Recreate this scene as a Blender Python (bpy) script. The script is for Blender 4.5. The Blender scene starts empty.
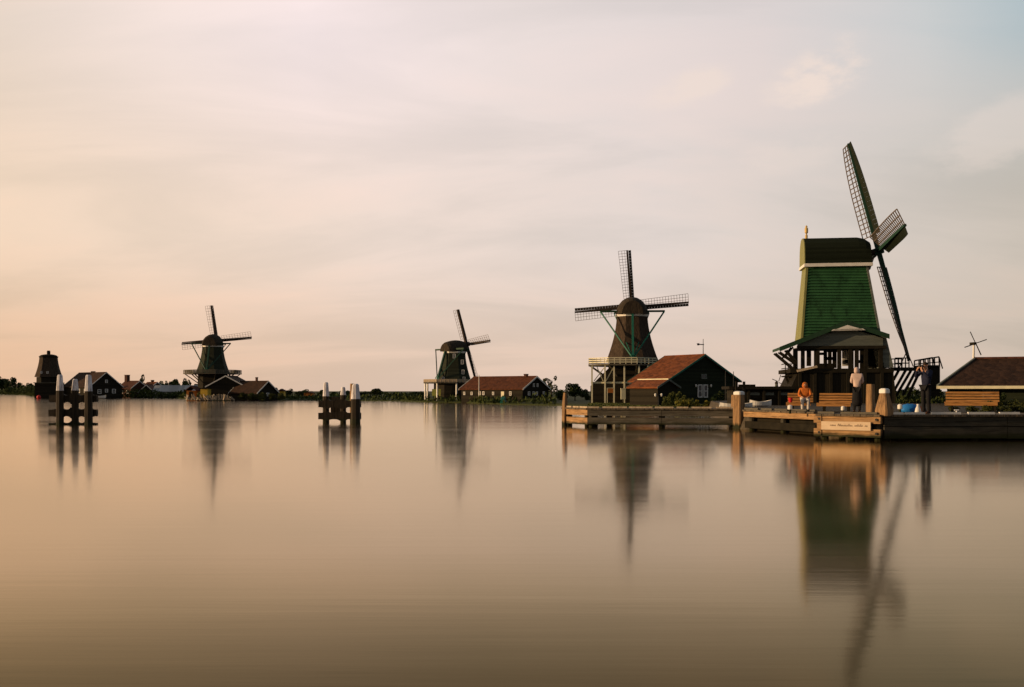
import bpy, math, random
from mathutils import Vector, Matrix
R = math.radians
sc = bpy.context.scene
col = sc.collection
random.seed(7)

# ------------------------------------------------------------------ camera, sky, sun, exposure
CAMH, HOR, F = 1.72, 391.0, 1000.0
cd = bpy.data.cameras.new('camera')
cam = bpy.data.objects.new('camera', cd)
col.objects.link(cam)
cam.location = (0, 0, CAMH)
cam.rotation_euler = (R(90), 0, 0)
cd.sensor_width = 36.0
cd.lens = 36.0 * F / 1024.0
cd.shift_y = (HOR - 343.5) / 1024.0
cd.clip_start = 0.1
cd.clip_end = 12000
sc.camera = cam

SUN_EL = 9.0
w = bpy.data.worlds.new('World')
sc.world = w
w.use_nodes = True
nt = w.node_tree
N, LK = nt.nodes, nt.links
bg = N['Background']
bg.inputs[1].default_value = 0.1


def nd(tree, typ, **kw):
    n = tree.nodes.new(typ)
    for k, v in kw.items():
        if k.startswith('i_'):
            key = k[2:]
            n.inputs[int(key) if key.isdigit() else key].default_value = v
        else:
            setattr(n, k, v)
    return n


def mth(tree, op, a, b=None, c=None, clamp=False):
    n = tree.nodes.new('ShaderNodeMath')
    n.operation = op
    n.use_clamp = clamp
    for i, v in enumerate((a, b, c)):
        if v is None:
            continue
        if isinstance(v, (int, float)):
            n.inputs[i].default_value = v
        else:
            tree.links.new(v, n.inputs[i])
    return n.outputs[0]


def ramp(tree, fac, stops, interp='LINEAR'):
    n = tree.nodes.new('ShaderNodeValToRGB')
    cr = n.color_ramp
    cr.interpolation = interp
    while len(cr.elements) < len(stops):
        cr.elements.new(0.5)
    for e, (p, c) in zip(cr.elements, stops):
        e.position = p
        e.color = (c, c, c, 1) if isinstance(c, (int, float)) else (*c, 1)
    tree.links.new(fac, n.inputs[0])
    return n.outputs[0]


def mix(tree, fac, a, b, blend='MIX'):
    n = tree.nodes.new('ShaderNodeMix')
    n.data_type = 'RGBA'
    n.blend_type = blend
    for s, v in ((n.inputs[0], fac), (n.inputs[6], a), (n.inputs[7], b)):
        if isinstance(v, (int, float)):
            s.default_value = v
        elif isinstance(v, tuple):
            s.default_value = (*v, 1)
        else:
            tree.links.new(v, s)
    return n.outputs[2]


def lin(r, g, b):
    f = lambda v: (v / 255 / 12.92) if v / 255 <= 0.04045 else ((v / 255 + 0.055) / 1.055) ** 2.4
    return (f(r), f(g), f(b))


# clear sky from the Sky Texture, seen through a thin veil of evening cloud that is warm towards the sun
sky = nd(nt, 'ShaderNodeTexSky', sky_type='NISHITA', sun_disc=False)
sky.sun_elevation = R(SUN_EL)
sky.sun_rotation = R(-96)
tc = nd(nt, 'ShaderNodeTexCoord')
sx = nd(nt, 'ShaderNodeSeparateXYZ')
LK.new(tc.outputs['Generated'], sx.inputs[0])
X, Y, Z = sx.outputs
hor_len = mth(nt, 'SQRT', mth(nt, 'ADD', mth(nt, 'MULTIPLY', X, X), mth(nt, 'MULTIPLY', Y, Y)))
u = mth(nt, 'MULTIPLY_ADD', mth(nt, 'DIVIDE', mth(nt, 'MULTIPLY', X, -1.0), mth(nt, 'MAXIMUM', hor_len, 0.001)), 0.5, 0.5)   # 1 = towards the sun
low = ramp(nt, u, [(0.0, lin(160, 150, 146)), (0.25, lin(200, 184, 169)), (0.42, lin(219, 197, 181)), (0.56, lin(226, 198, 177)), (0.74, lin(226, 187, 154)), (1.0, lin(255, 205, 140))])
mid = ramp(nt, u, [(0.0, lin(170, 172, 176)), (0.27, lin(202, 191, 178)), (0.36, lin(214, 203, 194)), (0.43, lin(224, 211, 203)), (0.56, lin(236, 217, 204)), (0.74, lin(240, 213, 186)), (1.0, lin(255, 222, 180))])
high = ramp(nt, u, [(0.0, lin(140, 156, 166)), (0.27, lin(172, 188, 193)), (0.31, lin(198, 202, 202)), (0.38, lin(218, 209, 206)), (0.5, lin(234, 221, 216)), (0.6, lin(248, 231, 228)), (0.66, lin(244, 227, 219)), (0.73, lin(227, 211, 196)), (1.0, lin(235, 220, 200))])
zen = ramp(nt, u, [(0.0, lin(104, 118, 136)), (0.5, lin(138, 144, 152)), (1.0, lin(165, 160, 150))])
f1 = ramp(nt, Z, [(0.015, 0.0), (0.16, 1.0)], 'EASE')
f2 = ramp(nt, Z, [(0.15, 0.0), (0.35, 1.0)], 'EASE')
f3 = ramp(nt, Z, [(0.36, 0.0), (0.75, 1.0)], 'EASE')
veil = mix(nt, f3, mix(nt, f2, mix(nt, f1, low, mid), high), zen)
# streaky stratus: directions projected on a flat cloud deck
zz = mth(nt, 'ADD', mth(nt, 'MAXIMUM', Z, 0.0), 0.24)
cv = nd(nt, 'ShaderNodeCombineXYZ')
LK.new(mth(nt, 'DIVIDE', X, zz), cv.inputs[0])
LK.new(mth(nt, 'DIVIDE', Y, zz), cv.inputs[1])
mp = nd(nt, 'ShaderNodeMapping')
mp.inputs['Rotation'].default_value = (0, 0, R(-16))
mp.inputs['Scale'].default_value = (0.75, 1.7, 1)
LK.new(cv.outputs[0], mp.inputs[0])
n1 = nd(nt, 'ShaderNodeTexNoise', i_Scale=1.15, i_Detail=7.0, i_Roughness=0.55, i_Distortion=0.5)
LK.new(mp.outputs[0], n1.inputs['Vector'])
cl = ramp(nt, n1.outputs[0], [(0.30, 0.0), (0.72, 1.0)], 'EASE')
veil = mix(nt, 1.0, veil, ramp(nt, cl, [(0.0, (0.885, 0.905, 0.91)), (0.5, (1, 1, 1)), (1.0, (1.075, 1.035, 1.02))]), 'MULTIPLY')
# two small pale cumulus puffs, upper right
mp2 = nd(nt, 'ShaderNodeMapping')
mp2.inputs['Scale'].default_value = (1, 1, 2.0)
LK.new(tc.outputs['Generated'], mp2.inputs[0])
n2 = nd(nt, 'ShaderNodeTexNoise', i_Scale=11.0, i_Detail=8.0, i_Roughness=0.62)
LK.new(mp2.outputs[0], n2.inputs['Vector'])
for (px, py, sxx, szz, amt) in ((820, 76, 0.040, 0.026, 0.85), (688, 88, 0.034, 0.016, 0.6), (1010, 135, 0.06, 0.03, 0.3), (790, 155, 0.05, 0.02, 0.2)):
    d = Vector(((px - 512) / F, 1, (HOR - py) / F)).normalized()
    dx = mth(nt, 'DIVIDE', mth(nt, 'SUBTRACT', X, d.x), sxx)
    dz = mth(nt, 'DIVIDE', mth(nt, 'SUBTRACT', mth(nt, 'SUBTRACT', Z, d.z), mth(nt, 'MULTIPLY', mth(nt, 'SUBTRACT', X, d.x), 0.22)), szz)
    rr = mth(nt, 'ADD', mth(nt, 'MULTIPLY', dx, dx), mth(nt, 'MULTIPLY', dz, dz))
    g = mth(nt, 'EXPONENT', mth(nt, 'MULTIPLY', rr, -0.8))
    g = mth(nt, 'MULTIPLY', g, mth(nt, 'GREATER_THAN', Y, 0.0))
    msk = ramp(nt, mth(nt, 'MULTIPLY', g, mth(nt, 'MULTIPLY_ADD', n2.outputs[0], 3.4, -1.05)), [(0.18, 0.0), (0.75, 1.0)], 'EASE')
    veil = mix(nt, mth(nt, 'MULTIPLY', msk, amt), veil, lin(238, 220, 207))
# unseen sky behind the camera dimmed to darken the faces turned towards it
veil = mix(nt, 1.0, veil, ramp(nt, mth(nt, 'MULTIPLY_ADD', Y, 0.5, 0.5), [(0.22, (0.42, 0.435, 0.46)), (0.62, (1, 1, 1))], 'EASE'), 'MULTIPLY')
veil10 = mix(nt, 1.0, veil, (10.9, 10.8, 10.9), 'MULTIPLY')
skyc = mix(nt, 0.93, sky.outputs[0], veil10)
LK.new(skyc, bg.inputs[0])

sl = bpy.data.lights.new('sun', 'SUN')
sl.energy = 5.0
sl.angle = R(0.6)
sl.color = (1.0, 0.66, 0.36)
so = bpy.data.objects.new('sun', sl)
col.objects.link(so)
SUND = Vector((-math.cos(R(SUN_EL)) * math.cos(R(6)), -math.cos(R(SUN_EL)) * math.sin(R(6)), math.sin(R(SUN_EL))))
so.rotation_euler = SUND.to_track_quat('Z', 'Y').to_euler()
so.location = (-200, 0, 100)

sc.render.engine = 'CYCLES'
sc.view_settings.view_transform = 'Standard'
sc.view_settings.look = 'None'
sc.view_settings.exposure = 0.0
sc.view_settings.gamma = 1.0
sc.cycles.use_denoising = True
sc.cycles.max_bounces = 6


# ------------------------------------------------------------------ materials
def mat(name, c1, c2=None, scale=3.0, stretch=(1, 1, 1), rough=0.8, bump=0.0, bands=None, cells=None, var=0.0, spec=0.1, metallic=0.0, rand=0.0, grain=None, wet=False):
    m = bpy.data.materials.new(name)
    m.use_nodes = True
    t = m.node_tree
    b = t.nodes['Principled BSDF']
    b.inputs['Roughness'].default_value = rough
    b.inputs['Specular IOR Level'].default_value = spec
    b.inputs['Metallic'].default_value = metallic
    tcn = nd(t, 'ShaderNodeTexCoord')
    mpn = nd(t, 'ShaderNodeMapping')
    mpn.inputs['Scale'].default_value = stretch
    t.links.new(tcn.outputs['Object'], mpn.inputs[0])
    nz = nd(t, 'ShaderNodeTexNoise', i_Scale=scale, i_Detail=6.0, i_Roughness=0.6)
    t.links.new(mpn.outputs[0], nz.inputs['Vector'])
    if c2 is None:
        c2 = tuple(v * 0.6 for v in c1)
    c = mix(t, ramp(t, nz.outputs[0], [(0.3, 0.0), (0.7, 1.0)]), tuple(c1), tuple(c2))
    height = nz.outputs[0]
    if bands:                       # boards: (axis, board width, depth)
        ax, per = bands
        sp = nd(t, 'ShaderNodeSeparateXYZ')
        t.links.new(tcn.outputs['Object'], sp.inputs[0])
        q = mth(t, 'DIVIDE', sp.outputs['XYZ'.index(ax)], per)
        wn = nd(t, 'ShaderNodeTexWhiteNoise', noise_dimensions='1D')
        t.links.new(mth(t, 'FLOOR', q), wn.inputs['W'])
        c = mix(t, 0.45, c, ramp(t, wn.outputs[0], [(0, tuple(v * 0.55 for v in c1)), (1, tuple(min(1, v * 1.45) for v in c1))]))
        fr = mth(t, 'FRACT', q)
        height = mth(t, 'ADD', mth(t, 'MULTIPLY', nz.outputs[0], 0.25), ramp(t, fr, [(0.0, 0.0), (0.1, 1.0), (0.92, 0.8), (1.0, 0.0)]))
    if cells:                       # tiles, reeds: one tone per cell
        mc = nd(t, 'ShaderNodeMapping')
        mc.inputs['Scale'].default_value = cells
        t.links.new(tcn.outputs['Object'], mc.inputs[0])
        vo = nd(t, 'ShaderNodeTexVoronoi', i_Scale=1.0)
        t.links.new(mc.outputs[0], vo.inputs['Vector'])
        sh = nd(t, 'ShaderNodeSeparateColor')
        t.links.new(vo.outputs['Color'], sh.inputs[0])
        c = mix(t, 0.6, c, ramp(t, sh.outputs[0], [(0, tuple(v * 0.5 for v in c1)), (1, tuple(min(1, v * 1.5) for v in c1))]))
        height = mth(t, 'SUBTRACT', 1.0, vo.outputs['Distance'])
    if grain:                       # dark cracks and streaks along the grain
        mg = nd(t, 'ShaderNodeMapping')
        mg.inputs['Scale'].default_value = grain
        t.links.new(tcn.outputs['Object'], mg.inputs[0])
        ng = nd(t, 'ShaderNodeTexNoise', i_Scale=1.0, i_Detail=4.0, i_Roughness=0.7)
        t.links.new(mg.outputs[0], ng.inputs['Vector'])
        c = mix(t, 1.0, c, ramp(t, ng.outputs[0], [(0.32, (0.38, 0.36, 0.34)), (0.47, (0.9, 0.9, 0.9)), (0.7, (1.12, 1.12, 1.12))]), 'MULTIPLY')
    if wet:                         # algae and wet wood just above the water
        sw = nd(t, 'ShaderNodeSeparateXYZ')
        t.links.new(tcn.outputs['Object'], sw.inputs[0])
        zw = mth(t, 'ADD', sw.outputs[2], mth(t, 'MULTIPLY', nz.outputs[0], -0.25))
        c = mix(t, ramp(t, zw, [(0.02, 1.0), (0.16, 0.0)]), c, (0.022, 0.024, 0.011))
    if rand:
        oi = nd(t, 'ShaderNodeObjectInfo')
        c = mix(t, 1.0, c, ramp(t, oi.outputs['Random'], [(0, (1 - rand,) * 3), (1, (1 + rand,) * 3)]), 'MULTIPLY')
    t.links.new(c, b.inputs['Base Color'])
    if bump:
        bn = nd(t, 'ShaderNodeBump', i_Strength=bump, i_Distance=0.03)
        t.links.new(height, bn.inputs['Height'])
        t.links.new(bn.outputs[0], b.inputs['Normal'])
    return m


M = {
    'tar': mat('tarred_boards', (0.023, 0.020, 0.014), (0.013, 0.012, 0.009), 4, (1, 1, 6), 0.7, 0.4, bands=('Z', 0.22), spec=0.02),
    'tar_v': mat('tarred_boards_upright', (0.022, 0.019, 0.013), (0.012, 0.011, 0.008), 4, (6, 6, 1), 0.7, 0.4, bands=('X', 0.2), spec=0.02),
    'tarwood': mat('tarred_timber', (0.022, 0.019, 0.013), (0.012, 0.011, 0.008), 3, (1, 1, 1), 0.7, 0.3, spec=0.02),
    'greenwall': mat('dark_green_boards', (0.020, 0.025, 0.014), (0.012, 0.015, 0.010), 3, (1, 1, 5), 0.6, 0.4, bands=('Z', 0.2), spec=0.02),
    'millgreen': mat('mill_green_paint', (0.030, 0.104, 0.037), (0.017, 0.066, 0.024), 0.7, (1, 1, 1), 0.6, 0.2, spec=0.2, grain=(1.4, 1.4, 0.9)),
    'palegreen': mat('faded_yellow_green_paint', (0.22, 0.215, 0.075), (0.14, 0.15, 0.06), 1.2, (1, 4, 1), 0.6, 0.2),
    'millbody': mat('dark_olive_mill_boards', (0.026, 0.031, 0.018), (0.016, 0.018, 0.012), 1.5, (1, 1, 2), 0.8, 0.3, bands=('Z', 0.25)),
    'mutedteal': mat('dull_green_paint', (0.030, 0.075, 0.052), (0.020, 0.050, 0.036), 3, rough=0.6),
    'teal': mat('teal_green_paint', (0.02, 0.14, 0.095), (0.015, 0.09, 0.065), 3, rough=0.5),
    'darkgreen': mat('dark_green_paint', (0.022, 0.055, 0.028), (0.014, 0.036, 0.020), 2, (2, 2, 2), 0.55, 0.2),
    'greyboard': mat('weathered_grey_boards', (0.12, 0.135, 0.115), (0.07, 0.08, 0.07), 1.5, (1, 1, 6), 0.75, 0.3, bands=('Z', 0.19)),
    'thatch': mat('dark_thatch', (0.050, 0.036, 0.025), (0.028, 0.021, 0.015), 5, (2, 2, 0.7), 0.95, 0.5, cells=(9, 9, 2)),
    'thatch_cap': mat('cap_thatch', (0.040, 0.031, 0.021), (0.023, 0.019, 0.014), 5, (2, 2, 0.7), 0.95, 0.5, cells=(9, 9, 3)),
    'blackroof': mat('black_roof_boards', (0.014, 0.018, 0.011), (0.009, 0.012, 0.008), 3, (0.6, 4, 4), 0.75, 0.3, bands=('Z', 0.16), spec=0.02),
    'tiles': mat('red_roof_tiles', (0.135, 0.043, 0.0145), (0.060, 0.022, 0.010), 0.9, rough=0.85, bump=0.7, bands=('Z', 0.17), cells=(3.0, 2.2, 4.5)),
    'browntiles': mat('dark_brown_roof_tiles', (0.036, 0.019, 0.011), (0.021, 0.012, 0.008), 0.8, rough=0.85, bump=0.6, cells=(4, 3.5, 3.5)),
    'barntiles': mat('worn_red_tiles', (0.085, 0.029, 0.012), (0.040, 0.017, 0.009), 0.9, rough=0.85, bump=0.6, cells=(3.5, 3.2, 3.2)),
    'darktiles': mat('dull_red_brown_tiles', (0.075, 0.030, 0.020), (0.045, 0.022, 0.016), 0.8, rough=0.85, bump=0.6, cells=(3.5, 3.2, 3.2)),
    'white': mat('white_paint', (0.72, 0.71, 0.66), (0.55, 0.54, 0.50), 2.5, (1, 1, 1), 0.6, 0.1),
    'cream': mat('cream_paint', (0.66, 0.62, 0.42), (0.50, 0.48, 0.34), 2, rough=0.6),
    'postwhite': mat('weathered_white_paint', (0.72, 0.71, 0.74), (0.48, 0.46, 0.48), 5, (2, 2, 0.6), 0.7, 0.25, grain=(10, 10, 1.5)),
    'sailcage': mat('sail_lattice_wood', (0.14, 0.11, 0.085), (0.08, 0.065, 0.05), 3, rough=0.8),
    'sailstock': mat('dark_sail_stock', (0.050, 0.036, 0.028), (0.030, 0.024, 0.019), 2, rough=0.7),
    'sailboard': mat('sail_leading_board', (0.038, 0.028, 0.021), (0.026, 0.020, 0.015), 2, (4, 4, 1), 0.7),
    'greenstock': mat('green_sail_stock', (0.016, 0.050, 0.033), (0.012, 0.034, 0.022), 2, rough=0.6),
    'oliveboard': mat('olive_sail_board', (0.012, 0.017, 0.009), (0.009, 0.013, 0.007), 1.2, (1, 1, 1), 0.7),
    'glass': mat('dark_window_glass', (0.05, 0.055, 0.06), (0.03, 0.034, 0.04), 2, rough=0.12, spec=0.6),
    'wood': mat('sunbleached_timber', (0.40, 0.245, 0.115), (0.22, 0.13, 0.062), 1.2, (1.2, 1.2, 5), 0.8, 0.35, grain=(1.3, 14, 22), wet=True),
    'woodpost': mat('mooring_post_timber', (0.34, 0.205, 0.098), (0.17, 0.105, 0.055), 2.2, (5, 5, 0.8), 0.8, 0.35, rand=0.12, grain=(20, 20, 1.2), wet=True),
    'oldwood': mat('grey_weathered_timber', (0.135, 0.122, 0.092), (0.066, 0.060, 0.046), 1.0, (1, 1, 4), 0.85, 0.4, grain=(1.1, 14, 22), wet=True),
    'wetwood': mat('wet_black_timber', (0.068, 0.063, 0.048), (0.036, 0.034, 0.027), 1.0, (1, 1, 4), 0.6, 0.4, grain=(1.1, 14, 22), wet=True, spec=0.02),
    'deck': mat('deck_boards', (0.11, 0.088, 0.06), (0.06, 0.048, 0.034), 2, (5, 1, 1), 0.8, 0.4, bands=('X', 0.16)),
    'bench': mat('orange_stained_bench_wood', (0.40, 0.195, 0.06), (0.24, 0.115, 0.036), 3, (1, 8, 8), 0.6, 0.2, grain=(1.5, 20, 20)),
    'dolphin': mat('dark_dolphin_timber', (0.050, 0.037, 0.023), (0.020, 0.016, 0.011), 2.5, (6, 6, 0.7), 0.7, 0.4, grain=(18, 18, 1.2), wet=True),
    'soil': mat('bank_soil', (0.040, 0.042, 0.020), (0.022, 0.026, 0.013), 0.4, rough=0.95, bump=0.5),
    'grassland': mat('meadow', (0.042, 0.050, 0.014), (0.022, 0.030, 0.009), 0.25, rough=0.95, bump=0.5),
    'paving': mat('quay_brick_paving', (0.065, 0.054, 0.038), (0.038, 0.032, 0.023), 0.8, rough=0.9, bump=0.4, cells=(6, 6, 6)),
    'leaf': mat('dark_foliage', (0.046, 0.062, 0.018), (0.020, 0.034, 0.011), 0.7, rough=0.8, rand=0.3),
    'leaf2': mat('olive_foliage', (0.082, 0.090, 0.024), (0.040, 0.052, 0.015), 0.8, rough=0.8, rand=0.25),
    'reed': mat('bank_reed', (0.060, 0.074, 0.018), (0.026, 0.040, 0.012), 0.5, rough=0.9),
    'yellowplant': mat('yellow_green_plants', (0.26, 0.22, 0.035), (0.12, 0.13, 0.025), 1.5, rough=0.8),
    'bark': mat('bark', (0.06, 0.048, 0.035), (0.03, 0.025, 0.02), 4, rough=0.95),
    'brick': mat('dark_brick', (0.075, 0.036, 0.024), (0.045, 0.024, 0.018), 2, rough=0.9),
    'iron': mat('dark_iron', (0.03, 0.03, 0.03), (0.02, 0.02, 0.02), 5, rough=0.5, metallic=0.5),
    'orange': mat('orange_paint', (0.42, 0.15, 0.03), (0.28, 0.10, 0.022), 2, rough=0.7),
    'yellow': mat('ochre_paint', (0.62, 0.40, 0.05), (0.45, 0.28, 0.04), 2, rough=0.7),
    'limeyellow': mat('lime_yellow_paint', (0.45, 0.44, 0.10), (0.30, 0.32, 0.08), 2, rough=0.7),
    'greyblue': mat('pale_grey_blue_cladding', (0.30, 0.31, 0.32), (0.22, 0.23, 0.24), 1, rough=0.6, bands=('X', 0.6)),
    'red': mat('red_plastic', (0.55, 0.03, 0.03), (0.40, 0.02, 0.02), 2, rough=0.4),
    'blue': mat('blue_tarpaulin', (0.02, 0.17, 0.46), (0.015, 0.11, 0.33), 3, rough=0.5, bump=0.4),
    'sign': mat('pale_sign_board', (0.58, 0.46, 0.32), (0.44, 0.34, 0.23), 1.2, (1, 1, 8), 0.6),
    'ink': mat('faded_brown_lettering', (0.34, 0.25, 0.17), (0.28, 0.20, 0.14), 5, rough=0.8),
    'skin': mat('skin', (0.46, 0.26, 0.17), (0.40, 0.22, 0.14), 6, rough=0.55),
    'pinkwhite': mat('pale_pink_cloth', (0.56, 0.43, 0.38), (0.42, 0.32, 0.28), 6, rough=0.9, bump=0.2),
    'orangecloth': mat('orange_cloth', (0.50, 0.15, 0.025), (0.34, 0.09, 0.018), 6, rough=0.85, bump=0.2),
    'navy': mat('navy_cloth', (0.018, 0.022, 0.045), (0.012, 0.014, 0.028), 6, rough=0.9, bump=0.2),
    'blackcloth': mat('black_cloth', (0.016, 0.016, 0.017), (0.010, 0.010, 0.011), 6, rough=0.9, bump=0.2),
    'palecloth': mat('pale_grey_cloth', (0.56, 0.52, 0.47), (0.42, 0.39, 0.36), 6, rough=0.9),
    'brownleather': mat('brown_leather', (0.06, 0.03, 0.018), (0.04, 0.02, 0.012), 6, rough=0.5),
    'hair': mat('dark_hair', (0.028, 0.018, 0.012), (0.018, 0.012, 0.009), 12, rough=0.6),
    'sandy': mat('pale_dry_timber', (0.40, 0.33, 0.24), (0.22, 0.17, 0.11), 2, (6, 6, 1), 0.85, rand=0.5),
    'gold': mat('gilded_paint', (0.55, 0.40, 0.14), (0.42, 0.30, 0.11), 3, rough=0.4),
}

# water: smooth after the long exposure, only a fine soft ripple left
wm = bpy.data.materials.new('river_water')
wm.use_nodes = True
t = wm.node_tree
t.nodes.remove(t.nodes['Principled BSDF'])
tcn = nd(t, 'ShaderNodeTexCoord')
mpn = nd(t, 'ShaderNodeMapping')
mpn.inputs['Scale'].default_value = (0.07, 1.0, 1.0)
t.links.new(tcn.outputs['Object'], mpn.inputs[0])
na = nd(t, 'ShaderNodeTexNoise', i_Scale=3.0, i_Detail=5.0, i_Roughness=0.6)
nb = nd(t, 'ShaderNodeTexNoise', i_Scale=0.35, i_Detail=3.0)
t.links.new(mpn.outputs[0], na.inputs['Vector'])
t.links.new(mpn.outputs[0], nb.inputs['Vector'])
bn = nd(t, 'ShaderNodeBump', i_Strength=0.05, i_Distance=0.03)
t.links.new(na.outputs[0], bn.inputs['Height'])
bn2 = nd(t, 'ShaderNodeBump', i_Strength=0.02, i_Distance=0.1)
t.links.new(nb.outputs[0], bn2.inputs['Height'])
t.links.new(bn.outputs[0], bn2.inputs['Normal'])
gl = nd(t, 'ShaderNodeBsdfGlossy', distribution='MULTI_GGX')
t.links.new(ramp(t, nb.outputs[0], [(0.35, 0.085), (0.65, 0.105)]), gl.inputs['Roughness'])
df = nd(t, 'ShaderNodeBsdfDiffuse', i_Color=(0.028, 0.019, 0.008, 1))
fr_ = nd(t, 'ShaderNodeFresnel', i_IOR=1.333)
ms = nd(t, 'ShaderNodeMixShader')
for n_ in (gl, df, fr_):
    t.links.new(bn2.outputs[0], n_.inputs['Normal'])
# brown river water: reflectance by viewing angle, its tint strongest where one looks down into it
t.links.new(ramp(t, fr_.outputs[0], [(0.0, 0.01), (0.14, 0.06), (0.19, 0.12), (0.265, 0.27), (0.30, 0.37), (0.386, 0.54), (0.77, 0.88), (1.0, 1.0)]), ms.inputs[0])
t.links.new(ramp(t, fr_.outputs[0], [(0.15, (1.0, 0.80, 0.43)), (0.38, (1.0, 0.82, 0.60)), (0.77, (1.0, 0.91, 0.76))]), gl.inputs['Color'])
t.links.new(df.outputs[0], ms.inputs[1])
t.links.new(gl.outputs[0], ms.inputs[2])
t.links.new(ms.outputs[0], t.nodes['Material Output'].inputs[0])
M['water'] = wm


# ------------------------------------------------------------------ helpers
class MB:
    def __init__(s):
        s.v, s.f = [], []

    def add(s, vs, fs):
        o = len(s.v)
        s.v += [Vector(p) for p in vs]
        s.f += [tuple(i + o for i in f) for f in fs]
        return s

    def box(s, x0, x1, y0, y1, z0, z1):
        p = [(x, y, z) for z in (z0, z1) for y in (y0, y1) for x in (x0, x1)]
        return s.add(p, [(0, 2, 3, 1), (4, 5, 7, 6), (0, 1, 5, 4), (2, 6, 7, 3), (0, 4, 6, 2), (1, 3, 7, 5)])

    def beam(s, a, b_, wd, h=None, up=(0, 0, 1), w1=None):
        a, b_ = Vector(a), Vector(b_)
        h = h or wd
        k = (w1 / wd) if w1 else 1
        d = (b_ - a).normalized()
        upv = Vector(up)
        if abs(d.dot(upv)) > 0.98:
            upv = Vector((0, 1, 0))
        sd = d.cross(upv).normalized()
        upv = sd.cross(d)
        p = []
        for c, q in ((a, 1), (b_, k)):
            for (i, j) in ((-1, -1), (1, -1), (1, 1), (-1, 1)):
                p.append(c + sd * (i * wd / 2 * q) + upv * (j * h / 2 * q))
        return s.add(p, [(3, 2, 1, 0), (4, 5, 6, 7), (0, 1, 5, 4), (1, 2, 6, 5), (2, 3, 7, 6), (3, 0, 4, 7)])

    def prism(s, pts, vec):
        n = len(pts)
        vec = Vector(vec)
        p = [Vector(q) for q in pts]
        s.add(p + [q + vec for q in p], [tuple(range(n))[::-1], tuple(range(n, 2 * n))] + [(i, (i + 1) % n, n + (i + 1) % n, n + i) for i in range(n)])
        return s

    def loft(s, rings, cap=True):
        n = len(rings[0])
        vs = [p for r in rings for p in r]
        fs = []
        for k in range(len(rings) - 1):
            for i in range(n):
                j = (i + 1) % n
                fs.append((k * n + i, k * n + j, (k + 1) * n + j, (k + 1) * n + i))
        if cap:
            fs.append(tuple(range(n))[::-1])
            fs.append(tuple((len(rings) - 1) * n + i for i in range(n)))
        return s.add(vs, fs)

    def ring(s, r, z, n=8, cx=0, cy=0, a0=None):
        a0 = math.pi / n if a0 is None else a0
        return [(cx + r * math.cos(a0 + 2 * math.pi * i / n), cy + r * math.sin(a0 + 2 * math.pi * i / n), z) for i in range(n)]

    def tube(s, a, b_, r0, r1=None, n=8):
        a, b_ = Vector(a), Vector(b_)
        r1 = r0 if r1 is None else r1
        d = (b_ - a).normalized()
        q = d.to_track_quat('Z', 'Y')
        rings = []
        for c, r in ((a, r0), (b_, r1)):
            rings.append([c + q @ Vector((r * math.cos(2 * math.pi * i / n), r * math.sin(2 * math.pi * i / n), 0)) for i in range(n)])
        return s.loft(rings)

    def lathe(s, prof, cx=0, cy=0, n=12):
        return s.loft([s.ring(r, z, n, cx, cy, 0) for r, z in prof])

    def build(s, name, material, parent=None, smooth=False):
        me = bpy.data.meshes.new(name)
        me.from_pydata([tuple(p) for p in s.v], [], s.f)
        me.materials.append(material)
        me.validate()
        import bmesh
        bm = bmesh.new()
        bm.from_mesh(me)
        bmesh.ops.recalc_face_normals(bm, faces=bm.faces)
        bm.to_mesh(me)
        bm.free()
        if smooth:
            for p in me.polygons:
                p.use_smooth = True
        o = bpy.data.objects.new(name, me)
        col.objects.link(o)
        if parent:
            o.parent = parent
        return o


def tag(o, label=None, cat=None, group=None, kind=None):
    if label: o['label'] = label
    if cat: o['category'] = cat
    if group: o['group'] = group
    if kind: o['kind'] = kind
    return o


def empty(name, loc, rz=0, label=None, cat=None, group=None):
    o = bpy.data.objects.new(name, None)
    o.empty_display_size = 0.3
    col.objects.link(o)
    o.location = loc
    o.rotation_euler = (0, 0, rz)
    return tag(o, label, cat, group)


def link_copy(o, parent=None):
    c = o.copy()
    col.objects.link(c)
    c.parent = parent
    return c


def copy_tree(o, parent=None):
    kids = [k for k in bpy.data.objects if k.parent == o]
    c = link_copy(o, parent)
    for k in kids:
        copy_tree(k, c)
    return c


def at(px, py, Yd):
    return Vector(((px - 512) / F * Yd, Yd, CAMH + (HOR - py) / F * Yd))


def gx(px, Yd):
    return (px - 512) / F * Yd


class Frame:
    """local frame of a thing; on(px, py, y) = where that sight line meets the local plane y"""
    def __init__(s, loc, rz):
        s.m = Matrix.Translation(Vector(loc)) @ Matrix.Rotation(rz, 4, 'Z')
        s.i = s.m.inverted()

    def on(s, px, py, yl=0.0):
        o = s.i @ Vector((0, 0, CAMH))
        d = s.i.to_3x3() @ Vector(((px - 512) / F, 1, (HOR - py) / F))
        k = (yl - o.y) / d.y
        return o + d * k


# ------------------------------------------------------------------ the setting: water, far land, quay ground
wb_ = MB()
wb_.add([(-5000, -60, 0), (5000, -60, 0), (5000, 6000, 0), (-5000, 6000, 0)], [(0, 1, 2, 3)])
tag(wb_.build('water', M['water']), kind='structure')

SHORE = [(-330, 394.2), (-60, 394.4), (4, 394.6), (26, 395.4), (40, 397.6), (62, 397.4), (90, 396.6), (150, 397.2), (186, 398.8), (206, 400.6), (236, 400.6), (262, 400.3), (330, 400.6), (400, 401.2), (424, 402.2), (462, 402.6), (500, 404.3), (556, 405.4), (620, 409.0), (735, 414)]


def shore_pt(px, py):
    d = CAMH / ((py - HOR) / F)
    return Vector((gx(px, d), d, 0))


sp_ = [shore_pt(*q) for q in SHORE]
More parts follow.
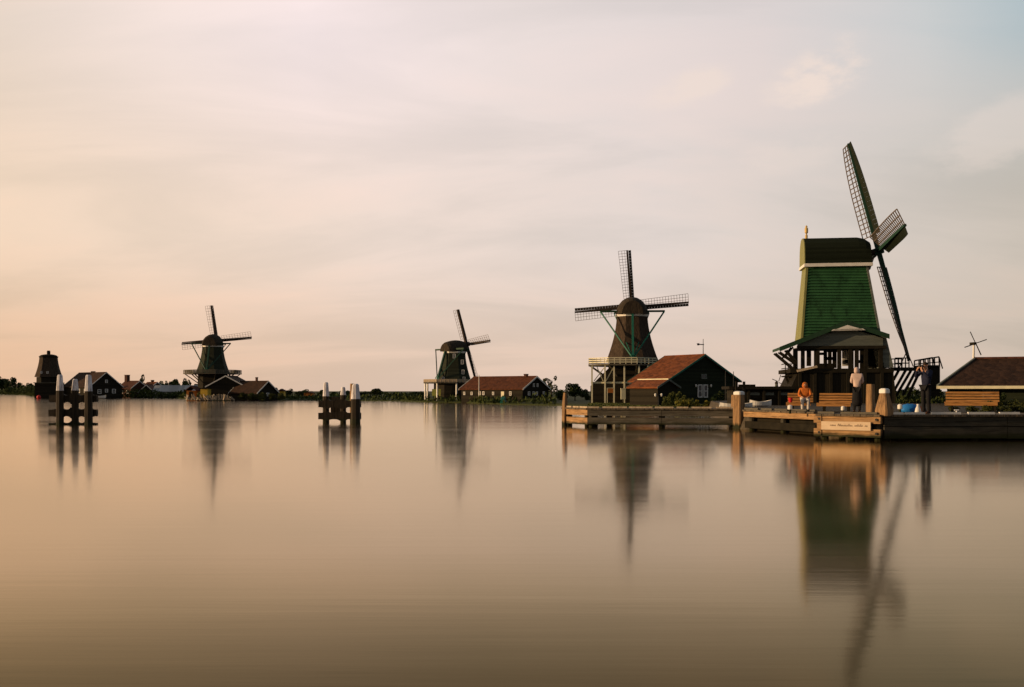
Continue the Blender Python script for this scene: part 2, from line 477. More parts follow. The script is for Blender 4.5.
# far land: a sheet from the shoreline to beyond the horizon, with an earth bank at the water
land = MB()
fine = []
for a, c in zip(sp_[:-1], sp_[1:]):
    n = max(2, min(14, int((c - a).length / 3)))
    for i in range(n):
        q = a.lerp(c, i / n)
        fine.append(q + Vector((random.uniform(-.3, .3), random.uniform(-.4, .4), 0)))
fine.append(sp_[-1])
vs, fs = [], []
for q in fine:
    dirv = Vector((q.x, q.y, 0)).normalized()
    far = dirv * 5500
    vs += [q - dirv * 0.3 + Vector((0, 0, -0.6)), q + Vector((0, 0, 0.10)), q + dirv * 1.6 + Vector((0, 0, 0.25)), Vector((far.x, far.y, 0.25))]
for i in range(len(fine) - 1):
    for k in range(3):
        fs.append((4 * i + k, 4 * i + 4 + k, 4 * i + 5 + k, 4 * i + 1 + k))
land.add(vs, fs)
tag(land.build('far_bank', M['grassland']), kind='structure')

# raised quay ground behind the jetties, sloped down to the lower lawn at its back edge
GZ = 0.84
qo = [(10.6, 47.2), (10.7, 44.8), (12.4, 40.6), (12.4, 38.0), (14.2, 36.8), (30, 36.6), (75, 36.4), (95, 120), (30, 112), (17.5, 88), (13.0, 60)]
qg = MB()
qi = [(x, y, GZ) for x, y in qo]
cx_ = sum(p[0] for p in qo) / len(qo)
cy_ = sum(p[1] for p in qo) / len(qo)
qb = [(cx_ + (x - cx_) * 1.03 , cy_ + (y - cy_) * (1.03 if y > 60 else 1.0), -0.6) for x, y in qo]
qg.loft([qb, qi])
tag(qg.build('quay_ground', M['paving']), kind='structure')
# big horizon backdrop of land at the right, beyond the quay
rl = MB()
rl.add([(30, 108, 0.2), (900, 100, 0.2), (5200, 1500, 0.2), (2500, 5400, 0.2), (300, 1500, 0.2)], [(0, 1, 2, 3, 4)])
tag(rl.build('meadow', M['grassland']), kind='structure')


# ------------------------------------------------------------------ vegetation
def leaf_mesh(name, n, lobes, size, seed, squash=1.0):
    rnd = random.Random(seed)
    vs, fs = [], []
    for i in range(n):
        c, r = lobes[rnd.randrange(len(lobes))]
        while True:
            p = Vector((rnd.uniform(-1, 1), rnd.uniform(-1, 1), rnd.uniform(-1, 1)))
            if 0.25 < p.length < 1:
                break
        p = p.normalized() * (p.length ** 0.45)
        q = Vector(c) + Vector((p.x * r[0], p.y * r[1], p.z * r[2]))
        if q.z < 0.02:
            q.z = 0.02 + rnd.random() * 0.05
        s = size * rnd.uniform(0.55, 1.3)
        e = Matrix.Rotation(rnd.uniform(0, 6.28), 3, 'Z') @ Matrix.Rotation(rnd.uniform(-1.2, 1.2), 3, 'X') @ Matrix.Rotation(rnd.uniform(-0.8, 0.8), 3, 'Y')
        o = len(vs)
        vs += [q + e @ Vector(k) for k in ((-s * .5, -s * .35, 0), (s * .25, -s * .5, s * .12), (s * .6, s * .2, 0), (-s * .1, s * .5, -s * .12))]
        fs.append((o, o + 1, o + 2, o + 3))
    me = bpy.data.meshes.new(name)
    me.from_pydata([tuple(v) for v in vs], [], fs)
    return me


def lobes_for(kind, rnd):
    L = []
    if kind == 'round':
        for i in range(9):
            a = rnd.uniform(0, 6.28)
            rr = rnd.uniform(0.05, 0.32)
            L.append(((rr * math.cos(a), rr * math.sin(a), rnd.uniform(0.38, 0.78)), (rnd.uniform(.13, .24), rnd.uniform(.13, .24), rnd.uniform(.13, .22))))
        L.append(((0, 0, .5), (.34, .34, .3)))
    elif kind == 'tall':
        for i in range(10):
            z = rnd.uniform(0.2, 0.88)
            a = rnd.uniform(0, 6.28)
            rr = 0.22 * (1 - abs(z - .5))
            L.append(((rr * math.cos(a), rr * math.sin(a), z), (rnd.uniform(.12, .22), rnd.uniform(.12, .22), rnd.uniform(.1, .18))))
    elif kind == 'loose':
        for i in range(13):
            a = rnd.uniform(0, 6.28)
            rr = rnd.uniform(0.1, 0.42)
            L.append(((rr * math.cos(a), rr * math.sin(a), rnd.uniform(0.3, 0.88)), (rnd.uniform(.07, .15), rnd.uniform(.07, .15), rnd.uniform(.06, .12))))
    else:
        for i in range(10):
            a = rnd.uniform(0, 6.28)
            rr = rnd.uniform(0.0, 0.36)
            L.append(((rr * math.cos(a), rr * math.sin(a), rnd.uniform(0.15, 0.72)), (rnd.uniform(.14, .24), rnd.uniform(.14, .24), rnd.uniform(.14, .26))))
    return L


CROWNS = {}
for ki, (kind, n, sz) in enumerate((('round', 1300, .075), ('tall', 1100, .075), ('loose', 900, .055), ('bush', 1100, .085))):
    for v in range(3):
        rnd = random.Random(100 * ki + v)
        CROWNS[kind, v] = leaf_mesh('crown', n, lobes_for(kind, rnd), sz, 31 * ki + v)


def trunk_mesh(seed):
    rnd = random.Random(seed)
    m = MB()
    m.lathe([(.032, 0), (.022, .3), (.016, .5), (.006, .8)], n=7)
    for i in range(5):
        a = i * 1.26 + rnd.uniform(-.3, .3)
        z = rnd.uniform(.28, .5)
        m.tube((0, 0, z), (.26 * math.cos(a), .26 * math.sin(a), z + rnd.uniform(.14, .3)), .012, .004, 5)
    return m


TRUNKS = []
for v in range(2):
    o = trunk_mesh(v).build('trunk', M['bark'])
    TRUNKS.append(o.data)
    bpy.data.objects.remove(o)


def tree(name, kind, px, ptop, Yd, wpx, label, cat, group=None, leaf='leaf', ground=0.22, depth=1.0, trunk=True):
    h = CAMH + (HOR - ptop) / F * Yd - ground
    wd = wpx / F * Yd
    e = empty(name, (gx(px, Yd), Yd, ground), random.uniform(0, 6.28), label, cat, group)
    me = CROWNS[kind, random.randrange(3)]
    if not me.materials:
        me.materials.append(M[leaf])
    c = bpy.data.objects.new('crown' if trunk else 'foliage', me)
    col.objects.link(c)
    c.parent = e
    c.scale = (wd / .95, wd / .95 * depth, h / .97)
    c.material_slots[0].link = 'OBJECT'
    c.material_slots[0].material = M[leaf]
    if trunk:
        tr = bpy.data.objects.new('trunk', TRUNKS[random.randrange(2)])
        col.objects.link(tr)
        tr.parent = e
        tr.scale = (h, h, h)
        tr.data.materials[0] = M['bark']
    return e


for (px, tp, wd, Yd, k) in [(-22, 373, 24, 520, 'round'), (-5, 374.6, 20, 510, 'round'), (3, 376.6, 14, 530, 'bush'), (9, 378.6, 12, 500, 'round'), (14, 377.0, 9, 520, 'tall'), (18.5, 381, 10, 500, 'bush'), (24, 384, 9, 470, 'bush'), (29, 381.8, 9, 420, 'round'), (35, 384.5, 9, 340, 'bush')]:
    tree('tree', k, px, tp, Yd, wd, 'dark tree on the far bank left of the mill without sails', 'tree', 'trees left of the sail-less mill')
for (px, tp, wd, Yd) in [(60, 382, 10, 262), (79, 371.2, 9, 262), (116, 383.5, 12, 250), (122, 381.8, 10, 262), (128, 382.5, 9, 268), (152, 383, 10, 262), (161, 380.4, 11, 255), (168, 379.2, 10, 275), (175.5, 377.3, 13, 280), (186.5, 377.8, 11, 285), (196, 382, 10, 285)]:
    tree('tree', 'round', px, tp, Yd, wd, 'dark round tree among the houses between the two leftmost mills', 'tree', 'trees between the two leftmost mills')
tree('poplar_tree', 'tall', 142.4, 374.6, 262, 8.5, 'tall narrow dark tree rising beside a red house roof on the far bank', 'tree')
for (px, tp, wd, Yd) in [(270, 383.2, 8, 215), (276, 386.5, 8, 210), (287, 388.5, 12, 205), (299, 390, 14, 205), (311, 390.4, 13, 210), (322, 389, 10, 215), (334, 391, 12, 205), (345, 390.5, 12, 205), (361, 391, 12, 205), (391, 391, 14, 205), (403, 392, 12, 200), (413, 391.4, 12, 205), (424, 391.8, 12, 205), (282, 390.5, 9, 195), (398, 390.6, 10, 230), (350, 389.5, 10, 235), (305, 389, 12, 240), (418, 391, 10, 235)]:
    tree('tree', 'bush' if wd > 12 else 'round', px, tp, Yd, wd, 'low dark tree in the far bank row between the timber hut and the side-on mill', 'tree', 'low trees behind the middle mooring posts')
tree('broad_tree', 'round', 376.5, 387.4, 200, 19, 'broad domed tree standing highest in the low row right of the middle posts', 'tree')
tree('loose_tree', 'loose', 551.5, 375.5, 165, 22, 'open crowned leafy tree behind the gable of the red roofed barn', 'tree', leaf='leaf2')
tree('round_tree', 'round', 575, 381.0, 150, 20, 'dense dark tree left of the mill with the white stage', 'tree')
for (px, tp, wd, Yd) in [(564, 388, 14, 170), (586, 388, 12, 160), (598, 389, 14, 165), (560, 390, 10, 160)]:
    tree('tree', 'bush', px, tp, Yd, wd, 'low bushy tree beside the dense tree left of the staged mill', 'tree', 'bushy trees left of the staged mill')
for (px, tp, wd) in [(735, 388, 14), (748, 387.5, 14), (764, 385.8, 10), (779, 388.5, 16), (796, 388.5, 16), (815, 388, 18), (835, 388, 18), (856, 388, 18), (716, 388, 16), (699, 389, 16)]:
    tree('tree', 'bush', px, tp, random.uniform(190, 240), wd, 'distant low tree seen behind the large green sawmill and its shed', 'tree', 'distant trees behind the sawmill', ground=0.2)
for (px, tp, wd) in [(896, 389, 8), (903, 387, 9), (910, 385.6, 8), (917, 387.0, 8), (924, 386.2, 9), (931, 388, 9), (940, 387.5, 10)]:
    tree('tree', 'round', px, tp, random.uniform(150, 180), wd, 'distant dark tree seen between the sawmill ramp and the standing man', 'tree', 'distant trees behind the log ramp', ground=0.2)


def strip(name, pts, hmin, hmax, wdt, dens, size, material, seed=3, z0=0.15):
    rnd = random.Random(seed)
    vs, fs = [], []
    for a, c in zip(pts[:-1], pts[1:]):
        n = int((c - a).length * dens)
        for i in range(n):
            q = a.lerp(c, rnd.random())
            dv = Vector((q.x, q.y, 0)).normalized()
            q = q + dv * rnd.uniform(0.0, wdt)
            h = rnd.uniform(hmin, hmax) * (0.55 + 0.6 * (0.5 + 0.5 * math.sin(q.x * 0.37) * math.sin(q.x * 0.113 + 1)))
            z = z0 + rnd.random() * h
            s = size * rnd.uniform(.6, 1.3)
            e = Matrix.Rotation(rnd.uniform(0, 6.28), 3, 'Z') @ Matrix.Rotation(rnd.uniform(0.4, 1.5), 3, 'X')
            o = len(vs)
            vs += [q + Vector((0, 0, z)) + e @ Vector(k) for k in ((-s * .4, -s * .5, 0), (s * .4, -s * .5, 0), (s * .3, s * .5, 0), (-s * .15, s * .7, 0))]
            fs.append((o, o + 1, o + 2, o + 3))
    me = bpy.data.meshes.new(name)
    me.from_pydata([tuple(v) for v in vs], [], fs)
    me.materials.append(material)
    o = bpy.data.objects.new(name, me)
    col.objects.link(o)
    return o


tag(strip('hedge', [Vector((gx(a, d_), d_, 0)) for a, d_ in ((-60, 515), (-20, 500), (12, 480), (24, 430), (33, 340), (40, 265))], 1.6, 3.4, 7, 60, .75, M['leaf'], 21), 'dark hedge mass along the bank left of the mill without sails', 'hedge', kind='stuff')
tag(strip('hedge', [Vector((gx(a, 233), 233, 0)) for a in (111, 150, 187)], 1.5, 2.4, 3, 60, .42, M['reed'], 22), 'clipped green hedge along the bank between the two leftmost mills', 'hedge', kind='stuff')
tag(strip('hedge', [Vector((gx(a, 198), 198, 0)) for a in (270, 330, 430)], .3, 1.25, 4, 50, .36, M['leaf'], 23), 'low dark hedge along the bank right of the second mill', 'hedge', kind='stuff')
tag(strip('bank_vegetation', [q for q in sp_[2:-2]], 0.4, 1.3, 5.0, 26, 0.32, M['reed']), 'dark green growth along the far water line', 'bank vegetation', kind='stuff')


# ------------------------------------------------------------------ windmills
def sail_parts(parent, hubM, L, wl, wb, beta, stock_m, cage_m, board_m, thick=0.2, bar=0.05, pitch=0.42, tin=24, tout=7, bin_=32, bout=20, r0=0.16, wl_in=0.8, tpow=1.0):
    """four sails: each a stock with its lattice and leading board; canonical sail points up, shaft along +Y"""
    st = MB().beam((0, 0, 0), (0, 0, L), thick, thick * 1.25, w1=thick * 0.6)
    la, bo = MB(), MB()
    tw = lambda a, b_, z: R(a + (b_ - a) * (z / L) ** tpow)
    edge = lambda z, c: Vector((-c * math.cos(tw(tin, tout, z)), -c * math.sin(tw(tin, tout, z)), z))
    bedge = lambda z, c: Vector((c * math.cos(tw(bin_, bout, z)), c * math.sin(tw(bin_, bout, z)), z))
    n = int(L * (1 - r0) / pitch)
    zs = [L * r0 + (L * (1 - r0) - 0.03) * i / n for i in range(n + 1)]
    wz = lambda z: wl * (wl_in + (1 - wl_in) * z / L)
    for z in zs:
        la.beam(edge(z, -0.02), edge(z, wz(z)), bar, bar)
    for fr in (1.0, 0.62, 0.3):
        for a, c in zip(zs[:-1], zs[1:]):
            la.beam(edge(a, wz(a) * fr), edge(c, wz(c) * fr), bar, bar)
    for i, (a, c) in enumerate(zip(zs[:-1], zs[1:])):
        c = c - 0.012
        t0 = thick * 0.45
        p = [bedge(a, t0), bedge(a, wb), bedge(c, wb), bedge(c, t0)]
        nrm = (p[1] - p[0]).cross(p[3] - p[0]).normalized() * 0.035
        bo.prism(p, nrm)
    first = None
    for k in range(4):
        mt = hubM @ Matrix.Rotation(-R(beta + 90 * k), 4, 'Y')
        if first is None:
            s = st.build('sail', stock_m, parent)
            l1 = la.build('lattice', cage_m, s)
            b1 = bo.build('leading_board', board_m, s)
            first = s
        else:
            s = copy_tree(first, parent)
        s.matrix_local = mt
    hb = MB()
    hb.box(-thick * .9, thick * .9, -thick * 1.3, thick * 1.3, -thick * .9, thick * .9)
    h = hb.build('hub', stock_m, parent)
    h.matrix_local = hubM


def smock_mill(label, px, pybase, Yd, rz, rb, rt, zb, zt, cap_h, hub_z, hub_off, L, beta, incl, stage=None, sails=True, cap_rear=1.15, cap_front=1.25, tail=True, wl=.15, wb=.075, thick=.24, bar=.06, body_m='thatch', base_h=None, ground=0.22, greentail=True, group=None, pitch=0.45, flare=1.7):
    e = empty('windmill', (gx(px, Yd), Yd, ground), rz, label, 'windmill', group)
    g = ground
    zb, zt, hub_z = zb - g, zt - g, hub_z - g
    m = MB()
    prof = []
    for i in range(9):
        f = i / 8
        prof.append((rt + (rb - rt) * (1 - f) ** flare, zb + (zt - zb) * f))
    m.loft([m.ring(r, z) for r, z in prof])
    m.build('body', M[body_m], e)
    rbase = rb * (0.88 if base_h is None else base_h)
    m = MB()
    m.loft([m.ring(rbase, -0.2), m.ring(rbase * 0.97, zb - 0.05)])
    m.build('base', M['tar'], e)
    # cap: boat shaped shell of half-ellipse sections, lower at the tail
    m = MB()
    rings = []
    rc = rt * 0.88
    S = 12
    for i in range(S + 1):
        f = i / S
        y = 1.15 * (-rc * cap_rear + rc * (cap_rear + cap_front) * f)
        wdt = rc * (0.66 + 0.46 * math.sin(math.pi * min(1, f * 0.86 + .10)))
        hh = cap_h * (0.62 + 0.40 * math.sin(math.pi * (0.12 + 0.62 * f)))
        if f in (0.0, 1.0):
            wdt *= 0.9
            hh *= 0.93
        ring = []
        for k in range(11):
            a = math.pi * k / 10
            ring.append((wdt * math.cos(a), y, zt + 0.12 + hh * (math.sin(a) ** 1.05)))
        ring += [(-wdt * .97, y, zt + 0.1), (wdt * .97, y, zt + 0.1)]
        rings.append(ring)
    m.loft(rings)
    m.build('cap', M['thatch_cap'], e)
    m = MB()
    m.loft([m.ring(rt * 1.05, zt - 0.18), m.ring(rt * 1.07, zt + 0.1)])
    m.build('cap_ring', M['white' if sails else 'tarwood'], e)
    if sails:
        hubM = Matrix.Translation((0, hub_off, hub_z)) @ Matrix.Rotation(R(incl), 4, 'X')
        m = MB()
        m.tube(hubM @ Vector((0, -hub_off * .75, 0)), hubM @ Vector((0, .3, 0)), .22, .2, 10)
        m.build('windshaft', M['sailstock'], e)
        sail_parts(e, hubM, L, L * wl, L * wb, beta, M['sailstock'], M['sailcage'], M['sailboard'], thick, bar, pitch)
    if tail:
        tm = M['teal'] if greentail else M['mutedteal']
        yt = -(rb + 0.55)
        zt2 = zb + 0.45
        MB().beam((0, -rt * 1.0, zt + 0.3), (0, yt, zt2), .26, .3).build('tail_pole', tm, e)
        sw = rt * 1.95
        MB().beam((-sw, -rt * .55, zt + 0.45), (sw, -rt * .55, zt + 0.45), .24).build('spruit_beam', M['darkgreen'], e)
        MB().beam((-sw * .55, rt * .7, zt + 0.45), (sw * .55, rt * .7, zt + 0.45), .22).build('spruit_beam', M['darkgreen'], e)
        for s in (-1, 1):
            MB().beam((s * sw * .98, -rt * .57, zt + .4), (s * .12, yt, zt2 + .1), .15).build('long_brace', tm, e)
            MB().beam((s * sw * .55, rt * .7, zt + .4), (s * .16, yt + .05, zt2 + .35), .10).build('short_brace', tm, e)
        m = MB()
        for i in range(10):
            a = 2 * math.pi * i / 10
            c = (0.42 * math.cos(a), yt - .12, zt2 + .42 * math.sin(a))
            a2 = 2 * math.pi * (i + 1) / 10
            m.beam(c, (0.42 * math.cos(a2), yt - .12, zt2 + .42 * math.sin(a2)), .07)
            if i % 2 == 0:
                m.beam((0, yt - .12, zt2), c, .05)
        m.build('winch_wheel', M['teal'], e)
    if stage:
        zs, rs, ox, oy, rail_m, post_m, rail_h = stage
        zs -= g
        m = MB()
        m.loft([m.ring(rs * .97, zs - .2, 8, ox, oy), m.ring(rs, zs - .16, 8, ox, oy), m.ring(rs, zs, 8, ox, oy)])
        m.build('stage_deck', M['oldwood'], e)
        m = MB()
        for k in range(8):
            p0 = Vector(m.ring(rs * .985, 0, 8, ox, oy)[k])
            p1 = Vector(m.ring(rs * .985, 0, 8, ox, oy)[(k + 1) % 8])
            for zz in (.3, .65, 1.0):
                m.beam(p0 + Vector((0, 0, zs + rail_h * zz)), p1 + Vector((0, 0, zs + rail_h * zz)), .07, .12)
            for i in range(5):
                q = p0.lerp(p1, i / 5)
                m.beam(q + Vector((0, 0, zs)), q + Vector((0, 0, zs + rail_h)), .08)
        m.build('balustrade', M[rail_m], e)
        for k in range(8):
            p0 = Vector(m.ring(rs * .93, 0, 8, ox, oy)[k])
            if post_m:
                MB().beam(p0 + Vector((0, 0, -.15)), p0 + Vector((0, 0, zs - .2)), .2).build('stage_post', M[post_m], e)
            else:
                d = (Vector((0, 0, 0)) - p0).normalized()
                MB().beam(p0 + Vector((0, 0, zs - .2)), d * -rbase * .93 + Vector((0, 0, zs - 1.9)), .16).build('stage_strut', M['oldwood'], e)
    return e


def win(parent, fr, mat_f='white', name='window', glass='glass'):
    """window: fr = (origin, u dir, half width, z0, z1, outward normal)"""
    c, u_, hw, z0, z1, nrm = fr
    c, u_, nrm = Vector(c), Vector(u_).normalized(), Vector(nrm).normalized()
    fw = min(.1, hw * .35)
    m = MB()
    zv = Vector((0, 0, 1))
    for s in (-1, 1):
        m.beam(c + u_ * s * (hw - fw / 2) + zv * z0 + nrm * .04, c + u_ * s * (hw - fw / 2) + zv * z1 + nrm * .04, fw, .08, up=nrm)
    for z in (z0 + fw / 2, z1 - fw / 2):
        m.beam(c + zv * z - u_ * (hw - fw) + nrm * .04, c + zv * z + u_ * (hw - fw) + nrm * .04, .08, fw)
    m.beam(c + zv * ((z0 + z1) / 2) - u_ * (hw - fw) + nrm * .035, c + zv * ((z0 + z1) / 2) + u_ * (hw - fw) + nrm * .035, .05, fw * .6)
    f = m.build(name, M[mat_f], parent)
    q = MB()
    p = [c + u_ * (-hw + fw) + zv * (z0 + fw), c + u_ * (hw - fw) + zv * (z0 + fw), c + u_ * (hw - fw) + zv * (z1 - fw), c + u_ * (-hw + fw) + zv * (z1 - fw)]
    q.prism([k + nrm * .012 for k in p], nrm * .01)
    q.build('pane', M[glass], f)
    return f


def house(name, label, cat, loc, rz, W, L, ze, zr, wall='tar', roof='tiles', trim='white', gable_w=(), left_w=(), gable_d=(), left_d=(), chimneys=(), over=.25, group=None, ridge=None):
    """gable faces local -Y at y=0, ridge runs to +Y; z values above the thing's base"""
    e = empty(name, loc, rz, label, cat, group)
    h = W / 2
    m = MB()
    m.prism([(-h, 0, -.3), (h, 0, -.3), (h, 0, ze), (0, 0, zr), (-h, 0, ze)], (0, L, 0))
    m.build('wall', M[wall], e)
    sl_ = (zr - ze) / h
    th = .14
    m = MB()
    ex = h + over
    m.prism([(-ex, -over, ze - sl_ * over + .02), (0, -over, zr + .02), (ex, -over, ze - sl_ * over + .02), (ex, -over, ze - sl_ * over + .02 + th), (0, -over, zr + .02 + th), (-ex, -over, ze - sl_ * over + .02 + th)], (0, L + 2 * over, 0))
    rf = m.build('roof', M[roof], e)
    for yy in (-over - .05, L + over + .01):
        for s in (-1, 1):
            MB().prism([(s * (ex + .02), yy, ze - sl_ * (over) - .02), (0, yy, zr - .02), (0, yy, zr + th + .06), (s * (ex + .02), yy, ze - sl_ * over + th + .05)], (0, .04, 0)).build('bargeboard', M[trim], e)
    MB().beam((0, -over + .02, zr + th + .03), (0, L + over - .02, zr + th + .03), .18, .1).build('ridge_cap', M[ridge or roof], rf)
    for (c, hw, z0, z1) in gable_w:
        win(e, ((c, 0, 0), (1, 0, 0), hw, z0, z1, (0, -1, 0)))
    for (c, hw, z0, z1) in left_w:
        win(e, ((-h, c, 0), (0, -1, 0), hw, z0, z1, (-1, 0, 0)))
    for (c, hw, z0, z1, mm) in gable_d:
        d = MB().box(c - hw, c + hw, -.06, -.005, z0, z1).build('door', M[mm], e)
        MB().box(c + hw * .6, c + hw * .6 + .05, -.1, -.06, z0 + (z1 - z0) * .45, z0 + (z1 - z0) * .5).build('handle', M['iron'], d)
    for (c, hw, z0, z1, mm) in left_d:
        MB().box(-h - .06, -h - .005, c - hw, c + hw, z0, z1).build('door', M[mm], e)
    for (x, y, s, hh) in chimneys:
        zc = zr - abs(x) * sl_
        mm = MB().box(x - s, x + s, y - s, y + s, zc - .5, zc + hh)
        mm.box(x - s * 1.2, x + s * 1.2, y - s * 1.2, y + s * 1.2, zc + hh, zc + hh + .1)
        mm.build('chimney', M['brick'], rf)
    return e


# ---- leftmost mill: body only, no sails
Y1 = 235.0
e = smock_mill('dark mill body without sails, leftmost mill on the far bank', 48.6, 397, Y1, R(10), 3.05, 1.98, 5.0, 9.75, .5, 0, 0, 0, 0, 0, sails=False, tail=False, ground=0.22, cap_rear=.75, cap_front=.75, flare=1.6)
m = MB()
m.lathe([(.4, 9.9), (.4, 10.8), (.3, 11.0)], n=8)
m.build('cap_vent', M['tarwood'], e)
m = MB().box(-2.3, 2.6, -2.9, 2.6, -.2, 3.3)
m.build('lower_house', M['tar'], e)
MB().box(-2.5, 2.8, -3.1, 2.9, 3.3, 3.5).build('stage_deck', M['oldwood'], e)
for xx in (-.9, .45):
    win(e, ((xx, -2.6, 0), (1, 0, 0), .22, 5.55, 6.1, (0, -1, 0)))
bx = at(38.8, 394.6, 224)
m = MB()
m.lathe([(.05, -.2), (.3, -.1), (.45, .2), (.44, .5), (.22, .76), (.05, .8)], n=14)
o = m.build('buoy', M['red'], smooth=True)
o.location = (bx.x, 224, 0.0)
tag(o, 'small round red buoy on the water below the mill without sails', 'buoy')

# ---- house with white gable trim beside it
Yh = 230.0
house('house', 'dark house with white bargeboards beside the mill without sails', 'house', (gx(106, Yh), Yh, .2), R(50), 7.9, 12.5, 2.5, 5.7, 'tar', 'browntiles', 'white',
      gable_w=[(-1.6, .45, .9, 1.9), (.1, .35, 1.2, 2.0), (1.9, .45, 1.0, 2.0), (.1, .3, 3.4, 4.1)], left_w=[(2, .35, 1.1, 2.0), (4.6, .35, 1.1, 2.0), (7.5, .35, 1.1, 2.0)], chimneys=[(.3, 6.5, .35, .6)])
# low white boat by it
def dinghy(label, loc, rz, L, W, H, mm='white', name='rowing_boat', cat='boat'):
    e = empty(name, loc, rz, label, cat)
    m = MB()
    rings = []
    S = 10
    for i in range(S + 1):
        f = i / S
        x = (f - .5) * L
        wd = W / 2 * (1 - (2 * abs(f - .46)) ** 2.6 * .9)
        wd = max(wd, .03)
        zt_ = H * (1 + .35 * (2 * f - 1) ** 2)
        zb_ = H * .25 * (2 * f - 1) ** 4
        rings.append([(x, -wd, zt_), (x, -wd * .8, zb_ + H * .3), (x, -wd * .25, zb_), (x, wd * .25, zb_), (x, wd * .8, zb_ + H * .3), (x, wd, zt_), (x, wd * .86, zt_ - .02), (x, wd * .5, zb_ + H * .35), (x, -wd * .5, zb_ + H * .35), (x, -wd * .86, zt_ - .02)])
    m.loft(rings)
    m.build('hull', M[mm], e, smooth=False)
    for f in (-.18, .2):
        MB().box(f * L - .09 * L / 2, f * L + .09 * L / 2, -W * .36, W * .36, H * .66, H * .74).build('thwart', M['oldwood'], e)
    return e


dinghy('low white boat moored below the dark house with white bargeboards', (gx(98, 222), 222, 0.02), R(4), 3.4, 1.2, .6)

# ---- far houses between the two leftmost mills
Yq = 250.0
house('house', 'low house with dull red roof and a chimney, left of the tall narrow tree', 'house', (gx(139, Yq), Yq, .2), R(62), 5.0, 4.6, 2.2, 3.9, 'brick', 'darktiles', 'white', chimneys=[(0, 4.2, .45, 1.6)], left_w=[(1.2, .35, .9, 1.7), (3.2, .35, .9, 1.7)])
house('cottage', 'small cottage with bright white gable edge right of the tall narrow tree', 'cottage', (gx(146.5, 242), 242, .2), R(4), 3.6, 5, 1.2, 2.9, 'tar', 'darktiles', 'white', gable_w=[(0, .3, .5, 1.2)])
house('house', 'reddish roofed house with a pale end wall left of the long grey sheds', 'house', (gx(157, 250), 250, .2), R(45), 4.2, 5.2, 2.1, 3.6, 'brick', 'tiles', 'white', gable_w=[(0, .7, .7, 1.9)], chimneys=[(0, 2.5, .3, .6)])
for (lab, pa, Yd, L_) in (('short pale grey-blue shed between dark trees on the far bank', 165, 240, 5.5), ('long pale grey-blue shed just left of the second mill', 178, 236, 8.6)):
    e = empty('shed', (gx(pa, Yd), Yd, .2), R(3), lab, 'shed')
    MB().box(-L_ / 2, L_ / 2, 0, 4, -.2, 1.35).build('wall', M['greyboard'], e)
    m = MB().prism([(-L_ / 2 - .2, -.3, 1.3), (-L_ / 2 - .2, 2, 2.75), (-L_ / 2 - .2, 4.3, 1.3), (-L_ / 2 - .2, 4.3, 1.42), (-L_ / 2 - .2, 2, 2.9), (-L_ / 2 - .2, -.3, 1.42)], (L_ + .4, 0, 0))
    m.build('roof', M['greyblue'], e)
    for xx in range(3):
        win(e, ((-L_ / 2 + (xx + .5) * L_ / 3, 0, 0), (1, 0, 0), .5, .35, 1.1, (0, -1, 0)))

# ---- second mill (seen from behind) with its sheds
Y2 = 188.0
smock_mill('dark green mill with four sails behind a low white-edged shed, second from left', 212.8, 399.8, Y2, R(-1), 3.15, 1.9, 5.0, 10.15, 2.15, 11.3, 2.3, 6.75, 5.5, 11,
           stage=(5.05, 5.3, 0, 0, 'oldwood', None, .55), body_m='millbody', thick=.42, bar=.036, wl=.165, wb=.055, pitch=.5, greentail=False)
Yb = 180.0
house('boat_shed', 'low dark shed with white-edged gable in front of the second mill', 'shed', (gx(226, Yb), Yb, .2), R(2), 6.8, 8, 2.3, 4.15, 'tar', 'browntiles', 'white', gable_w=[])
house('sawmill_shed', 'long low dark shed with a chimney right of the second mill', 'shed', (gx(267.5, 178), 178, .2), R(60), 5.2, 6.4, 1.2, 3.15, 'tar', 'browntiles', 'white', chimneys=[(0, 2.6, .16, .75)], gable_w=[(0, .35, .6, 1.2)])
e = empty('workshop', (gx(191, 176), 176, .2), R(0), 'orange walled workshop under the stage of the second mill', 'workshop')
MB().box(-.8, .8, 0, 3, -.2, 1.6).build('wall', M['orange'], e)
MB().prism([(-1.0, -.2, 1.55), (0, -.2, 2.3), (1.0, -.2, 1.55), (1.0, -.2, 1.68), (0, -.2, 2.43), (-1.0, -.2, 1.68)], (0, 3.4, 0)).build('roof', M['darktiles'], e)
MB().box(-.35, .35, -.05, -.003, 0, 1.4).build('door', M['tar'], e)
e = empty('hut', (gx(204, 174), 174, .2), R(0), 'bright ochre hut left of the low white-edged shed at the second mill', 'hut')
MB().box(-.62, .62, 0, 2, .35, 1.9).build('wall', M['yellow'], e)
MB().box(-.75, .75, -.15, 2.1, 1.9, 2.05).build('roof', M['tarwood'], e)
MB().box(-.7, .7, -.1, 2.1, -.2, .35).build('plinth', M['tar'], e)
e = empty('hut', (gx(281, 186), 186, .2), R(0), 'small orange hut among trees right of the long shed', 'hut')
MB().box(-.5, .5, 0, 1.5, -.2, 1.5).build('wall', M['yellow'], e)
MB().prism([(-.65, -.1, 1.5), (0, -.1, 1.95), (.65, -.1, 1.5)], (0, 1.8, 0)).build('roof', M['darktiles'], e)
e = empty('hut', (gx(308.5, 200), 200, .2), R(0), 'low orange hut in the tree row just left of the middle posts', 'hut')
MB().box(-.9, .9, 0, 2, -.2, 1.1).build('wall', M['orange'], e)
MB().prism([(-1.05, -.1, 1.1), (0, -.1, 1.4), (1.05, -.1, 1.1)], (0, 2.2, 0)).build('roof', M['darktiles'], e)
